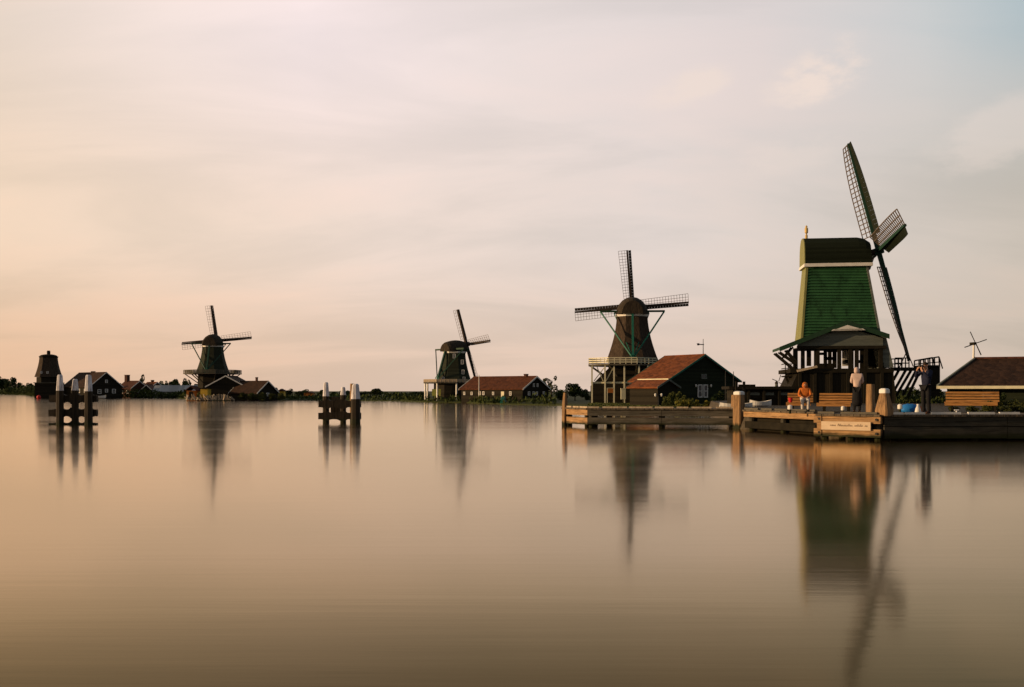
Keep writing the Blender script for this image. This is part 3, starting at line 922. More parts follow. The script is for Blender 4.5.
for (px, tp, wd) in [(243, 391.5, 10), (252, 392, 12), (262, 391.5, 11), (271, 392.3, 10), (280, 391.8, 9), (200, 391, 8)]:
    tree('shrub', 'bush', px, tp, 174.5, wd, 'low dark bush at the water edge before the sheds of the second mill', 'shrub', 'bushes before the second mill sheds', 'leaf2', .12, trunk=False)
# leaning planks and poles stacked at the water's edge
rnd = random.Random(5)
for i in range(56):
    x = gx(190 + 47 * (i / 55) + rnd.uniform(-.6, .6), 176)
    l_ = rnd.uniform(.45, 1.15)
    a = rnd.uniform(-1.0, .3)
    o = MB().beam((-.5 * math.sin(a) * l_, 0, 0), (.5 * math.sin(a) * l_, .3, l_ * math.cos(a)), .16, .1).build('timber_plank', M['sandy'])
    o.location = (x, 173.5 + rnd.uniform(-.4, .4), .12)
    tag(o, 'pale plank leaning at the water edge below the second mill', 'plank', 'planks stacked below the second mill')

# ---- third mill (side on) and the red-roofed barn
Y3 = 158.0
e = smock_mill('green mill seen side-on with its stage on posts, left of the long red barn', 454.5, 402, Y3, R(-47), 2.85, 1.8, 3.15, 7.85, 1.75, 9.15, 2.5, 5.75, 4.5, 15,
               stage=(3.1, 4.2, -.6, -.6, 'sandy', 'white', .4), body_m='millbody', thick=.36, bar=.034, wl=.17, wb=.055, pitch=.45, cap_rear=1.1, cap_front=1.1, base_h=1.22, greentail=False)
Fr = Frame((gx(454.5, Y3), Y3, .22), R(-47))
inv = Fr.i.to_3x3()
for (px, py) in ((454.2, 356), (462.3, 362), (463, 372), (464, 379), (443, 379)):
    p = Fr.i @ at(px, py, Y3 - 2.0)
    nr = inv @ Vector((0, -1, 0))
    uu = inv @ Vector((1, 0, 0))
    win(e, ((p.x, p.y, 0), uu, .22, p.z - .35, p.z + .35, nr))
for (pa, pb, mm) in ((432, 437, 'limeyellow'), (438.5, 442, 'limeyellow'), (452, 457, 'limeyellow')):
    a, c = at(pa, 389, Y3 - 2.4), at(pb, 396, Y3 - 2.4)
    o = empty('door_panel', ((a.x + c.x) / 2, Y3 - 2.55, .22), 0)
    bpy.data.objects.remove(o)
    m = MB()
    pts = [Fr.i @ Vector(q) for q in ((a.x, Y3 - 2.5, a.z), (c.x, Y3 - 2.5, a.z), (c.x, Y3 - 2.5, c.z), (a.x, Y3 - 2.5, c.z))]
    m.prism(pts, inv @ Vector((0, .06, 0)))
    m.build('door', M[mm], e)

Y4 = 142.0
rzb = R(52)
house('barn', 'long black barn with red tiled roof and white windows beside the side-on mill', 'barn', (gx(535.5, Y4), Y4 - 1, .15), rzb, 6.1, 11.2, 1.85, 3.5, 'tar', 'barntiles', 'white',
      gable_w=[(-.5, .17, 2.15, 2.65), (.4, .17, 2.15, 2.65), (-1.6, .24, .95, 1.5), (-.55, .22, .95, 1.5), (.2, .22, .95, 1.5), (1.9, .24, .95, 1.5)],
      left_w=[(2.1, .2, .95, 1.5), (5.2, .18, 1.0, 1.45), (7.0, .2, 1.0, 1.5), (7.7, .2, 1.0, 1.5), (9.2, .18, 1.0, 1.45), (10.6, .18, 1.0, 1.45)], left_d=[(3.5, .27, .3, 1.5, 'cream')], chimneys=[(0, 1.7, .22, .4)])
pz = at(479, 377, 143)
o = MB().tube((0, 0, -.3), (0, 0, pz.z + .1), .07, .05, 6).build('flag_pole', M['white'])
o.location = (pz.x, 143, .22)
tag(o, 'thin white pole standing in front of the long red barn roof', 'pole')
e = empty('small_boat', (gx(503.5, 131), 131, 0), R(85), 'little green covered boat at the bank below the long red roofed barn', 'boat')
m = MB()
m.loft([[(x, -w_, .3), (x, -w_ * .6, -.1), (x, w_ * .6, -.1), (x, w_, .3)] for x, w_ in ((-1.5, .3), (-.9, .42), (0, .48), (.9, .36), (1.4, .05))])
m.build('hull', M['teal'], e)
m = MB()
m.loft([[(x, -w_, .3), (x, -w_ * .6, .3 + h_), (x, w_ * .6, .3 + h_), (x, w_, .3)] for x, w_, h_ in ((-1.3, .3, .35), (-.6, .4, .7), (.2, .42, .6), (1.0, .3, .15))])
m.build('canopy', M['teal'], e)

# ---- fourth mill (seen from behind) with white stage
Y5 = 127.0
e = smock_mill('tall brown thatched mill seen from behind with a white stage on posts', 632, 403, Y5, R(-5), 3.6, 2.08, 5.35, 11.3, 2.25, 12.55, 2.4, 7.35, 4.6, 10,
               stage=(5.05, 4.6, -1.25, -.4, 'cream', None, .75), thick=.36, bar=.042, wl=.155, wb=.07, pitch=.36)
Fd = Frame((gx(632, Y5), Y5, .22), R(-5))
for px in (592, 605, 614, 624.3, 639, 648):
    a = Fd.on(px, 366, -4.2)
    MB().beam((a.x, a.y, -.2), (a.x, a.y, 4.62), .19).build('stage_post', M['cream'], e)
a, c = Fd.on(591, 382.6, -4.2), Fd.on(655, 382.6, -4.2)
MB().beam((a.x, -4.04, a.z), (c.x, -4.04, a.z), .12, .2).build('stage_beam', M['cream'], e)
for (pa, ya, pb, yb) in ((594, 381, 604, 368), (606, 381, 613, 368), (597, 367, 603, 381)):
    a, c = Fd.on(pa, ya, -4.0), Fd.on(pb, yb, -4.0)
    MB().beam(a, c, .11).build('stage_brace', M['cream'], e)
p0, p1, p2, p3, p4 = [Fd.on(*q, -3.0) for q in ((590.5, 386), (612, 364.8), (660, 364.8), (660, 405), (590.5, 405))]
MB().prism([p0, p1, p2, p3, p4], (0, 1.2, 0)).build('under_house', M['tar'], e)
o = empty('notice_board', (gx(610.5, 121.5), 121.5, .22), 0, 'small orange notice board between the white posts of the staged mill', 'notice board')
zc = at(610.5, 390.5, 121.5).z - .22
MB().box(-.35, .35, -.04, .04, zc - .28, zc + .28).build('panel', M['orange'], o)
MB().box(-.42, .42, -.07, -.045, zc + .28, zc + .34).build('top_rail', M['cream'], o)
for s in (-1, 1):
    MB().box(s * .39 - .04, s * .39 + .04, -.04, .04, -.1, zc + .28).build('post', M['cream'], o)
o = empty('utility_cabinet', (gx(623.2, 120.5), 120.5, .22), 0, 'pale upright utility cabinet left of the small red roofed annex', 'cabinet')
MB().box(-.28, .28, -.2, .2, .5, 1.75).build('box', M['cream'], o)
MB().box(-.32, .32, -.24, .24, 1.75, 1.82).build('lid', M['cream'], o)
MB().box(-.06, .06, -.06, .06, -.1, .5).build('post', M['oldwood'], o)

# barn with red roof and its small annex
Y6 = 112.0
gpt = at(703.5, 354.5, Y6)
zr6 = gpt.z - .22
FB = Frame((gpt.x, Y6, .22), R(32))
lw = FB.on(673.5, 383, 0)
rw = FB.on(739, 385, 0)
W6 = max(abs(lw.x), abs(rw.x)) * 2 - .4
e = house('barn', 'tall dark gabled barn with orange-red tiled roof beside the staged mill', 'barn', (gpt.x, Y6, .22), R(32), W6, 6.3, lw.z + .25, zr6 - .15, 'greenwall', 'tiles', 'teal',
          gable_w=[], over=.3)
def gw(pa, ya, pb, yb, fr, yl=0.0):
    a, c = fr.on(pa, ya, yl), fr.on(pb, yb, yl)
    return (a.x + c.x) / 2, abs(c.x - a.x) / 2, c.z, a.z
c_, hw_, z0_, z1_ = gw(701, 374, 706.5, 379, FB)
win(e, ((c_, 0, 0), (1, 0, 0), hw_, z0_, z1_, (0, -1, 0)), 'greyboard')
for q in ((697.5, 384.5, 702, 397.5), (703.2, 384.5, 707.5, 397.5)):
    c_, hw_, z0_, z1_ = gw(*q, FB)
    win(e, ((c_, 0, 0), (1, 0, 0), hw_, z0_, z1_, (0, -1, 0)), 'white', 'door')
for px in (696, 711):
    a = FB.on(px, 386, -.15)
    m = MB()
    m.lathe([(.05, a.z - .12), (.11, a.z), (.11, a.z + .15), (.03, a.z + .2)], a.x, -.15, 8)
    m.box(a.x - .02, a.x + .02, -.15, 0, a.z + .1, a.z + .13)
    m.build('wall_lantern', M['white'], e)
# weather vane on its ridge
v = FB.on(703.5, 354.5, .2)
MB().tube((v.x, .25, v.z - .2), (v.x, .25, v.z + 1.75), .05, .03, 6).build('vane_pole', M['iron'], e)
m = MB()
m.beam((v.x - .85, .25, v.z + 1.12), (v.x + .1, .25, v.z + 1.12), .05, .1)
m.prism([(v.x - .85, .22, v.z + 1.0), (v.x - .6, .22, v.z + 1.02), (v.x - .6, .22, v.z + 1.26), (v.x - .95, .22, v.z + 1.22)], (0, .05, 0))
m.build('weather_vane', M['iron'], e)

Y7 = 100.0
gpt = at(667.5, 379.5, Y7)
FA = Frame((gpt.x, Y7, .22), R(32))
la_ = FA.on(656.5, 389.5, 0)
house('annex', 'small dark annex with orange-red tiled roof in front of the tall barn', 'annex', (gpt.x, Y7, .22), R(32), abs(la_.x) * 2 - .3, 4.4, la_.z + .22, gpt.z - .22 - .12, 'tar', 'tiles', 'greyboard', over=.25, ridge='cream',
      )
# lamp post, plants and grass in front of the barn
o = empty('street_lamp', (gx(658.5, 92), 92, .2), 0, 'small lamp post with white lanterns in front of the little red annex', 'lamp')
MB().tube((0, 0, -.1), (0, 0, 1.25), .05, .04, 6).build('post', M['iron'], o)
MB().beam((-.28, 0, 1.2), (.28, 0, 1.2), .04).build('cross_arm', M['iron'], o)
for s in (-1, 1):
    m = MB()
    m.lathe([(.03, 1.0), (.09, 1.08), (.11, 1.2), (.05, 1.3)], s * .28, 0, 8)
    m.build('lantern', M['white'], o)
for (px, tp, wd, Yd) in [(670, 391.5, 9, 94), (676, 389.5, 11, 96), (684, 394, 10, 97), (664, 395, 7, 93), (690, 397, 9, 93)]:
    tree('shrub', 'bush', px, tp, Yd, wd, 'leafy green shrub in front of the tall barn gable', 'shrub', 'shrubs before the barn gable', 'leaf2', trunk=False)
for (px, tp, wd, Yd) in [(680, 398.6, 10, 88), (689, 398.8, 10, 88), (697, 399, 10, 88), (706, 399.6, 10, 88)]:
    tree('flower_clump', 'bush', px, tp, Yd, wd, 'low yellow-green plant clump on the lawn before the barn door', 'plant', 'yellow plants before the barn', 'yellowplant', trunk=False)
for (px, tp, wd, Yd) in [(716, 393, 12, 100), (724, 389, 12, 105), (733, 391, 12, 100)]:
    tree('shrub', 'bush', px, tp, Yd, wd, 'dark shrub at the right foot of the tall barn', 'shrub', 'shrubs right of the barn', 'leaf', trunk=False)
for i, (px, tp) in enumerate(((725.5, 371), (733.5, 371.5))):
    p = at(px, tp, 95)
    o = MB().tube((0, 0, -.2), (0, 0, p.z - .2), .05, .03, 6).build('mast', M['iron'])
    o.location = (p.x, 95, .2)
    tag(o, 'thin bare dark mast right of the barn gable', 'mast', 'masts beside the barn')

# tiny far mill beyond the shed
e = empty('distant_windmill', (gx(776.5, 420), 420, .2), R(20), 'tiny faint windmill on the horizon left of the sawmill', 'windmill')
m = MB()
m.loft([m.ring(1.0, 0), m.ring(.6, 4.6)])
m.build('body', M['greyboard'], e)
MB().lathe([(.7, 4.5), (.65, 5.2), (.2, 5.7)], n=8).build('cap', M['thatch_cap'], e)
for k in range(4):
    a = R(20 + 90 * k)
    d = Vector((math.sin(a), 0, math.cos(a)))
    s_ = Vector((d.z, 0, -d.x))
    c = Vector((0, -1.3, 5.3))
    MB().prism([c + d * .3, c + d * 3.2, c + d * 3.2 + s_ * .28, c + d * .3 + s_ * .28], (0, .12, 0)).build('sail', M['sailstock'], e)


# ------------------------------------------------------------------ the big green sawmill (paltrok) on the quay
YP = 75.0
RZP = R(-8)
PX = gx(841, YP)
e = empty('sawmill', (PX, YP, GZ), RZP, 'large green sawmill with black cap and tall sails on the quay', 'windmill')
FP = Frame((PX, YP, GZ), RZP)
P = lambda px, py, yl: FP.on(px, py, yl)
yt, yb_ = -1.05, -1.6           # front face depth at top and bottom
tl, tr_ = P(807, 266, yt), P(866.5, 266, yt)
bl, br = P(801.5, 342, yb_), P(881, 342, yb_)
zT, zB = tl.z, bl.z
# clapboard front and back, one overlapping board per course, and shingled ends
n = 26
for sy in (1, -1):
    m = MB()
    for i in range(n):
        f0, f1 = i / n, (i + 1) / n
        a0, a1 = bl.lerp(tl, f0), bl.lerp(tl, f1)
        c0, c1 = br.lerp(tr_, f0), br.lerp(tr_, f1)
        y0 = (yb_ + (yt - yb_) * f0) * sy
        y1 = (yb_ + (yt - yb_) * f1) * sy
        o_ = -0.11 * sy
        m.prism([(a0.x, y0 + o_, a0.z), (c0.x, y0 + o_, c0.z), (c1.x, y1, c1.z + .02), (a1.x, y1 + .0, a1.z + .02)], (0, .05 * sy, 0))
    m.build('boarded_wall', M['millgreen'], e)
m = MB()
m.loft([[(bl.x + .04, yb_ + .02, zB), (br.x - .04, yb_ + .02, zB), (br.x - .04, -yb_ - .02, zB), (bl.x + .04, -yb_ - .02, zB)],
        [(tl.x + .04, yt + .02, zT), (tr_.x - .04, yt + .02, zT), (tr_.x - .04, -yt - .02, zT), (tl.x + .04, -yt - .02, zT)]])
m.build('core_wall', M['darkgreen'], e)
m = MB()
m.prism([(bl.x - .0, yb_ - .05, zB), (tl.x, yt - .05, zT), (tl.x, -yt + .05, zT), (bl.x, -yb_ + .05, zB)], (-.05, 0, 0))
m.build('end_wall', M['palegreen'], e)
m = MB()
m.prism([(br.x, yb_ - .05, zB), (br.x, -yb_ + .05, zB), (tr_.x, -yt + .05, zT), (tr_.x, yt - .05, zT)], (.05, 0, 0))
m.build('end_wall', M['greyboard'], e)
for (b0, t0, s) in ((bl, tl, -1), (br, tr_, 1)):
    m = MB().beam((b0.x, yb_ - .06, zB), (t0.x, yt - .06, zT), .16, .1, up=(0, -1, 0))
    m.build('corner_board', M['palegreen' if s < 0 else 'greyboard'], e)
# cap
cl_, cr_ = P(805.5, 264, yt - .15), P(872, 264, yt - .15)
ztop = P(830, 238.3, 0).z
zc0 = cl_.z
hc = 1.3
m = MB()
rings = []
xs = [cl_.x, cl_.x + .6, 0, P(856, 240, 0).x, P(863, 240, 0).x, P(868, 244, 0).x, cr_.x]
hs = [1, 1, 1, 1, .95, .82, .60]
for x, hf in zip(xs, hs):
    H = (ztop - zc0) * hf
    ring = []
    for (yy, zz) in ((-1, 0), (-.99, .28), (-.93, .55), (-.78, .78), (-.5, .94), (-.2, .995), (0, 1), (.2, .995), (.5, .94), (.78, .78), (.93, .55), (.99, .28), (1, 0)):
        ring.append((x, yy * hc * (1 if hf > .8 else .93), zc0 + H * zz))
    rings.append(ring)
m.loft(rings)
m.build('cap', M['blackroof'], e)
m = MB()
r0 = [Vector(q) for q in rings[0]]
m.prism([q * 1.0 + Vector((-.02, 0, 0)) for q in r0], (-.06, 0, 0))
g_ = m.build('cap_gable', M['palegreen'], e)
m = MB()
for (yy) in (-yt + .08, yt - .32):
    m.box(cl_.x - .1, cr_.x + .02, yy, yy + .22, zc0 - .22, zc0 + .02)
m.box(cl_.x - .12, cl_.x + .06, yt - .2, -yt + .2, zc0 - .2, zc0 + .0)
m.box(cr_.x - .06, cr_.x + .06, yt - .2, -yt + .2, zc0 - .2, zc0 + .0)
m.build('cap_sill', M['white'], e)
m = MB()
f0 = P(804.3, 238, 0)
fz = f0.z
m.lathe([(.10, fz - .3), (.10, fz + .2), (.06, fz + .24), (.06, fz + .32), (.13, fz + .4), (.13, fz + .72), (.07, fz + .78), (.09, fz + .86), (.02, fz + .95)], f0.x + .15, 0, 10)
m.build('finial', M['gold'], e, smooth=False)
# sails: shaft points along local +X
hp = P(878.5, 251, 0)
hubM = Matrix.Translation((hp.x, 0, hp.z)) @ Matrix.Rotation(R(-90), 4, 'Z') @ Matrix.Rotation(R(14), 4, 'X')
MB().tube(hubM @ Vector((0, -3, 0)), hubM @ Vector((0, .35, 0)), .24, .24, 10).build('windshaft', M['sailstock'], e)
sail_parts(e, hubM, 8.5, 1.2, .62, 3.8, M['greenstock'], M['sailcage'], M['oliveboard'], .26, .06, .36, tin=33, tout=10, bin_=38, bout=4, r0=.15, wl_in=.95, tpow=3.0)

# porch roof over the saw floor
yf = -3.7
ridge = P(847, 323.5, yf)
YBK = 0.6
le = P(772.5, 352.5, YBK)
re = P(889.5, 337.5, yf)
for nm, q0, q1 in (('porch_roof', le, ridge), ('porch_roof', ridge, re)):
    d = (q1 - q0)
    m = MB()
    m.prism([(q0.x, yf, q0.z), (q1.x, yf, q1.z), (q1.x, yf, q1.z + .2), (q0.x, yf, q0.z + .2)], (0, YBK - yf, 0))
    m.build(nm, M['darkgreen'], e)
fa = MB()
for q0, q1 in ((le, ridge), (ridge, re)):
    fa.prism([(q0.x, yf - .05, q0.z - .1), (q1.x, yf - .05, q1.z - .1), (q1.x, yf - .05, q1.z + .24), (q0.x, yf - .05, q0.z + .24)], (0, .045, 0))
fa.build('fascia', M['darkgreen'], e)
# white scalloped pediment
pa, pb = P(831, 331, yf - .06), P(865.5, 330.2, yf - .06)
pk = P(847.5, 325.0, yf - .06)
pts = [(pa.x, yf - .1, pa.z), (pk.x, yf - .1, pk.z), (pb.x, yf - .1, pb.z)]
K = 6
for i in range(K * 2, -1, -1)[1:-1] if False else list(range(2 * K - 1, 0, -1)):
    f = i / (2 * K)
    x = pa.x + (pb.x - pa.x) * f
    z = pa.z + (pb.z - pa.z) * f + (.1 if i % 2 else .0) + .03
    pts.append((x, yf - .1, z))
MB().prism(pts, (0, .04, 0)).build('pediment', M['white'], e)
# grey board wall under the porch gable
yw = -3.3
q = [P(800, 339.5, yw), P(824, 334, yw), P(847, 329, yw), P(870, 334.0, yw), P(883, 338.5, yw), P(883, 346, yw), P(797, 346, yw)]
MB().prism([(k.x, yw, k.z) for k in q], (0, .1, 0)).build('porch_gable', M['greyboard'], e)
zl = q[-1].z
zfl = P(840, 368.5, yw).z
MB().box(P(779, 0, yw).x if False else P(797, 346, yw).x, P(886, 346, yw).x, yw - .08, yw + .14, zl - .22, zl - .004).build('lintel', M['tarwood'], e)
# posts of the open saw floor, front and back rows
for px in (796, 803, 818, 839.5, 850.5, 857, 866, 881):
    a = P(px, 350, yw)
    MB().box(a.x - .13, a.x + .13, yw, yw + .22, zfl, zl - .22).build('porch_post', M['tarwood'], e)
for px in (795, 816, 830, 852, 862, 874):
    a = P(px, 350, 3.1)
    MB().box(a.x - .13, a.x + .13, 3.1, 3.32, zfl, zl + .1).build('porch_post', M['tarwood'], e)
# bottom of the tower: dark ceiling over the saw floor
MB().box(bl.x, br.x, yb_ - .8, -yb_ + .8, zl - .15, zl + .05).build('floor_joists', M['tarwood'], e)
# saw frames and gear
rnd = random.Random(11)
for (pa_, pb_, ya, yb2) in ((807, 811, 349, 366), (824, 836, 357, 360), (824, 827, 349, 368), (833, 836.5, 349, 368), (816, 824, 352.5, 355), (826, 838, 350, 352), (858, 866, 360, 363), (868, 879, 349, 368), (845, 851, 360, 363), (819, 834, 363.5, 369)):
    a, c = P(pa_, ya, -.6), P(pb_, yb2, -.6)
    MB().box(a.x, c.x, -.7, -.35, c.z, a.z).build('saw_frame', M['tarwood'], e)
a, c = P(842.2, 350, 1.9), P(848.6, 366, 1.9)
MB().box(a.x, c.x, 1.9, 2.0, c.z, a.z).build('white_panel', M['white'], e)
# saw floor and dark trestle base below
fl, frt = P(790, 368.5, yw), P(893.5, 368.5, yw)
MB().box(fl.x, frt.x, yw - .15, 3.4, zfl - .3, zfl).build('saw_floor', M['tarwood'], e)
bl2, br2 = P(783, 398, yw - .3), P(897, 398, yw - .3)
m = MB()
m.loft([[(bl2.x, yw - .3, -.1), (br2.x, yw - .3, -.1), (br2.x, 3.5, -.1), (bl2.x, 3.5, -.1)],
        [(fl.x + .55, yw, zfl - .3), (frt.x, yw, zfl - .3), (frt.x, 3.2, zfl - .3), (fl.x + .55, 3.2, zfl - .3)]])
m.build('base_wall', M['tar_v'], e)
for px in (800, 815, 831, 848, 865, 882):
    a0, a1 = P(px, 398, yw - .38), P(px, 371, yw - .1)
    MB().beam((a0.x, yw - .36, -.1), (a1.x, yw - .07, zfl - .31), .2).build('base_strut', M['tarwood'], e)
# tilted log cradle on the floor edge (pale piece)
a, c = P(797, 371, yw - .3), P(817, 366.5, yw - .3)
MB().beam((a.x, yw - .35, a.z), (c.x, yw - .35, c.z), .16).build('cradle_beam', M['sandy'], e)
# grey flared skirt on the right
s0, s1, s2, s3 = P(879, 336, yw + .2), P(886, 337, yw + .2), P(893.5, 367.5, yw + .2), P(884, 367.5, yw + .2)
m = MB()
m.prism([(k.x, yw + .12, k.z) for k in (s0, s1, s2, s3)], (0, 5.6, 0))
m.build('side_skirt', M['greyboard'], e)
# brackets under the long left eave
for (pa_, ya, pb_, yb2) in ((775.5, 353.2, 796.5, 371), (780, 352, 797, 364), (786.5, 350, 797, 362), (793, 347, 784, 358)):
    for yy in (yf + .3, yf + 1.3):
        a, c = P(pa_, ya, yf + .3), P(pb_, yb2, yf + .3)
        MB().beam((a.x, yy, a.z), (c.x, yy, c.z), .12).build('eave_bracket', M['tarwood'], e)
# small balcony left
a, c = P(784, 377, -1), P(794, 377, -1)
MB().box(a.x, c.x, -1.4, .6, a.z, a.z + .1).build('balcony_floor', M['tarwood'], e)
m = MB()
hz = P(784, 364, -1).z
for k in range(4):
    x = a.x + .05 + (c.x - a.x - .1) * k / 3
    m.beam((x, -1.38, a.z + .1), (x, -1.38, hz), .06)
for zz in (.33, .66, 1.0):
    m.beam((a.x, -1.38, a.z + (hz - a.z) * zz), (c.x, -1.38, a.z + (hz - a.z) * zz), .06)
    m.beam((a.x + .03, -1.4, a.z + (hz - a.z) * zz), (a.x + .03, .6, a.z + (hz - a.z) * zz), .06)
m.build('balcony_rail', M['tarwood'], e)
MB().beam((a.x + .2, -.6, a.z), (P(793, 392, -1).x, -.6, P(793, 392, -1).z), .16).build('balcony_strut', M['tarwood'], e)

# right-hand working platform with slanted props and the railed tail platform
px0, px1 = P(893, 367.6, -1), P(921, 367.6, -1)
zpl = px0.z
MB().box(px0.x, px1.x, -1.9, .5, zpl - .22, zpl).build('platform_floor', M['tarwood'], e)
m = MB()
hz = P(905, 358, -1.8).z
xr0, xr1 = P(895, 360, -1.8).x, P(909, 360, -1.8).x
for k in range(5):
    x = xr0 + (xr1 - xr0) * k / 4
    for yy in (-1.8, .4):
        m.beam((x, yy, zpl), (x, yy, hz), .07)
for zz in (.45, 1.0):
    for yy in (-1.8, .4):
        m.beam((xr0, yy, zpl + (hz - zpl) * zz), (xr1, yy, zpl + (hz - zpl) * zz), .08)
m.beam((xr0 + .3, -1.8, zpl), (xr0 + .8, -1.8, zpl + 1.1), .06)
m.beam((xr1, -1.8, zpl + .8), (xr1 + .3, -1.8, zpl + .05), .06)
m.build('platform_rail', M['tarwood'], e)
for (pa_, pb_, yb2) in ((899.5, 893.5, 380), (906.5, 894, 391), (912, 896, 396), (917, 903, 395), (921, 908, 396)):
    a, c = P(pa_, 368, -1.5), P(pb_, yb2, -1.5)
    MB().beam((a.x, -1.5, zpl - .1), (c.x, -1.5, max(c.z, 0)), .17).build('slanted_prop', M['tarwood'], e)
a, c = P(929, 367, -1), P(938.5, 367, -1)
MB().box(a.x, c.x, -1.4, -.2, -.1, zpl + .04).build('tail_post', M['tar'], e)
m = MB()
p0, p1 = P(920.5, 367.5, -1.5), P(939.5, 366.5, -1.5)
t0, t1 = P(920.5, 360, -1.5), P(939.0, 356.8, -1.5)
for k in range(5):
    f = k / 4
    b_, c = p0.lerp(p1, f), t0.lerp(t1, f)
    m.beam((b_.x, -1.5, zpl), (c.x, -1.5, c.z), .08)
    m.beam((b_.x, .2, zpl), (c.x, .2, c.z), .08)
for yy in (-1.5, .2):
    m.beam((t0.x, yy, t0.z), (t1.x, yy, t1.z), .1)
    m.beam((t0.x, yy, (t0.z + zpl) / 2), (t1.x, yy, (t1.z + zpl) / 2), .07)
    m.beam((t1.x, yy, t1.z), (t1.x + .25, yy, zpl - .1), .07)
m.build('tail_rail', M['tarwood'], e)
MB().box(p0.x, p1.x, -1.6, .3, zpl + .045, zpl + .16).build('tail_floor', M['tarwood'], e)

# ------------------------------------------------------------------ building with hipped roof at the right edge
YR = 62.0
el = at(937.5, 386.2, YR)
rp = at(975.5, 358.5, YR + 3.8)
RZH = R(-23)
e = empty('roofed_hall', (el.x, YR, GZ), RZH, 'low hall with dark brown hipped roof and pale eave at the right edge', 'building')
LR = 24.0
ze, zr = el.z - GZ, rp.z - GZ
FH = Frame((el.x, YR, GZ), RZH)
rp = FH.on(975.5, 358.5, 3.8)
zr = rp.z
xr = rp.x
m = MB()
b4 = [(0, 0, ze), (LR, 0, ze), (LR, 7.6, ze), (0, 7.6, ze)]
v4 = b4 + [(xr, 3.8, zr), (LR - xr, 3.8, zr)]
m.add(v4, [(0, 1, 5, 4), (2, 3, 4, 5), (3, 0, 4), (1, 2, 5), (3, 2, 1, 0)])
rf = m.build('roof', M['browntiles'], e)
MB().beam((xr - .1, 3.8, zr + .03), (LR - xr, 3.8, zr + .03), .22, .12).build('ridge_cap', M['darktiles'], rf)
MB().beam((0, 0, ze + .05), (xr, 3.8, zr + .05), .12, .08).build('hip_cap', M['greyboard'], rf)
MB().box(-.03, LR, -.06, -.005, ze - .16, ze + .02).build('eave_board', M['cream'], e)
MB().box(-.06, -.005, -.06, 7.6, ze - .16, ze + .02).build('eave_board', M['cream'], e)
MB().box(.6, LR - .6, .7, 7.0, -.2, ze - .02).build('wall', M['greenwall'], e)
for x in (3.0, 5.4, 7.8, 10.2):
    win(e, ((x, .7, 0), (1, 0, 0), .45, .35, .95, (0, -1, 0)), 'greyboard')

# four-bladed little drainage mill behind it
hp = at(973, 343.6, 84)
e = empty('drainage_windmill', (hp.x, 84, GZ), R(12), 'small four-bladed drainage windmill on a thin pole behind the brown roof', 'windmill')
hz = hp.z - GZ
MB().tube((0, 0, -.2), (.08, 0, hz), .12, .08, 8).build('pole', M['white'], e)
m = MB().box(-.11, .11, -.3, .3, hz - .11, hz + .11)
m.build('head', M['tarwood'], e)
for k in range(4):
    a = R(-28 + 90 * k + (10 if k % 2 else 0))
    d = Vector((math.sin(a), 0, math.cos(a)))
    s_ = Vector((d.z, .25, -d.x))
    c = Vector((0, -.36, hz))
    MB().prism([c + d * .05 - s_ * .04, c + d * 1.1 - s_ * .035, c + d * 1.1 + s_ * .035, c + d * .05 + s_ * .025], (0, .04, 0)).build('blade', M['tarwood'], e)

# ------------------------------------------------------------------ dark timber shed and rail behind the jetty
YS = 62.0
a, c = at(733, 389, YS), at(793, 389, YS)
e = empty('timber_shed', (a.x, YS, GZ), R(-3), 'long low dark shed with flat roof between the barn and the green sawmill', 'shed')
Ls = c.x - a.x
zt_ = a.z - GZ
MB().box(-.3, Ls + .2, -.4, 2.6, zt_ - .02, zt_ + .16).build('roof', M['tarwood'], e)
MB().box(0, Ls, 0, 2.4, -.1, zt_ - .02).build('wall', M['tar'], e)
for i in range(5):
    MB().box(i * Ls / 4 - .07, i * Ls / 4 + .07, -.3, -.16, -.1, zt_ - .02).build('post', M['tarwood'], e)
for px in (754, 768, 783):
    p = gx(px, YS) - a.x
    win(e, ((p, 0, 0), (1, 0, 0), .32, .62, .8, (0, -1, 0)), 'greyboard')
a, c = at(749.5, 398.5, 55), at(771.5, 398.5, 55)
dinghy('narrow white rowing boat lying in front of the low dark shed', ((a.x + c.x) / 2, 55, GZ), R(2), c.x - a.x, .5, .30, 'white')
e = empty('timber_rack', (gx(736, 54), 54, GZ), 0, 'dark rack of two posts and a short board behind the tall mooring post', 'rack')
for px, tp in ((736.5, 381.5), (744, 381.5)):
    p = at(px, tp, 54)
    MB().box(p.x - gx(736, 54) - .06, p.x - gx(736, 54) + .06, -.06, .06, -.1, p.z - GZ).build('post', M['tarwood'], e)
a, c = at(738, 385.2, 54), at(755, 385.8, 54)
MB().box(a.x - gx(736, 54), c.x - gx(736, 54), -.1, -.063, c.z - GZ - .05, a.z - GZ + .04).build('board', M['tarwood'], e)

# ------------------------------------------------------------------ jetties
DZ = 0.90


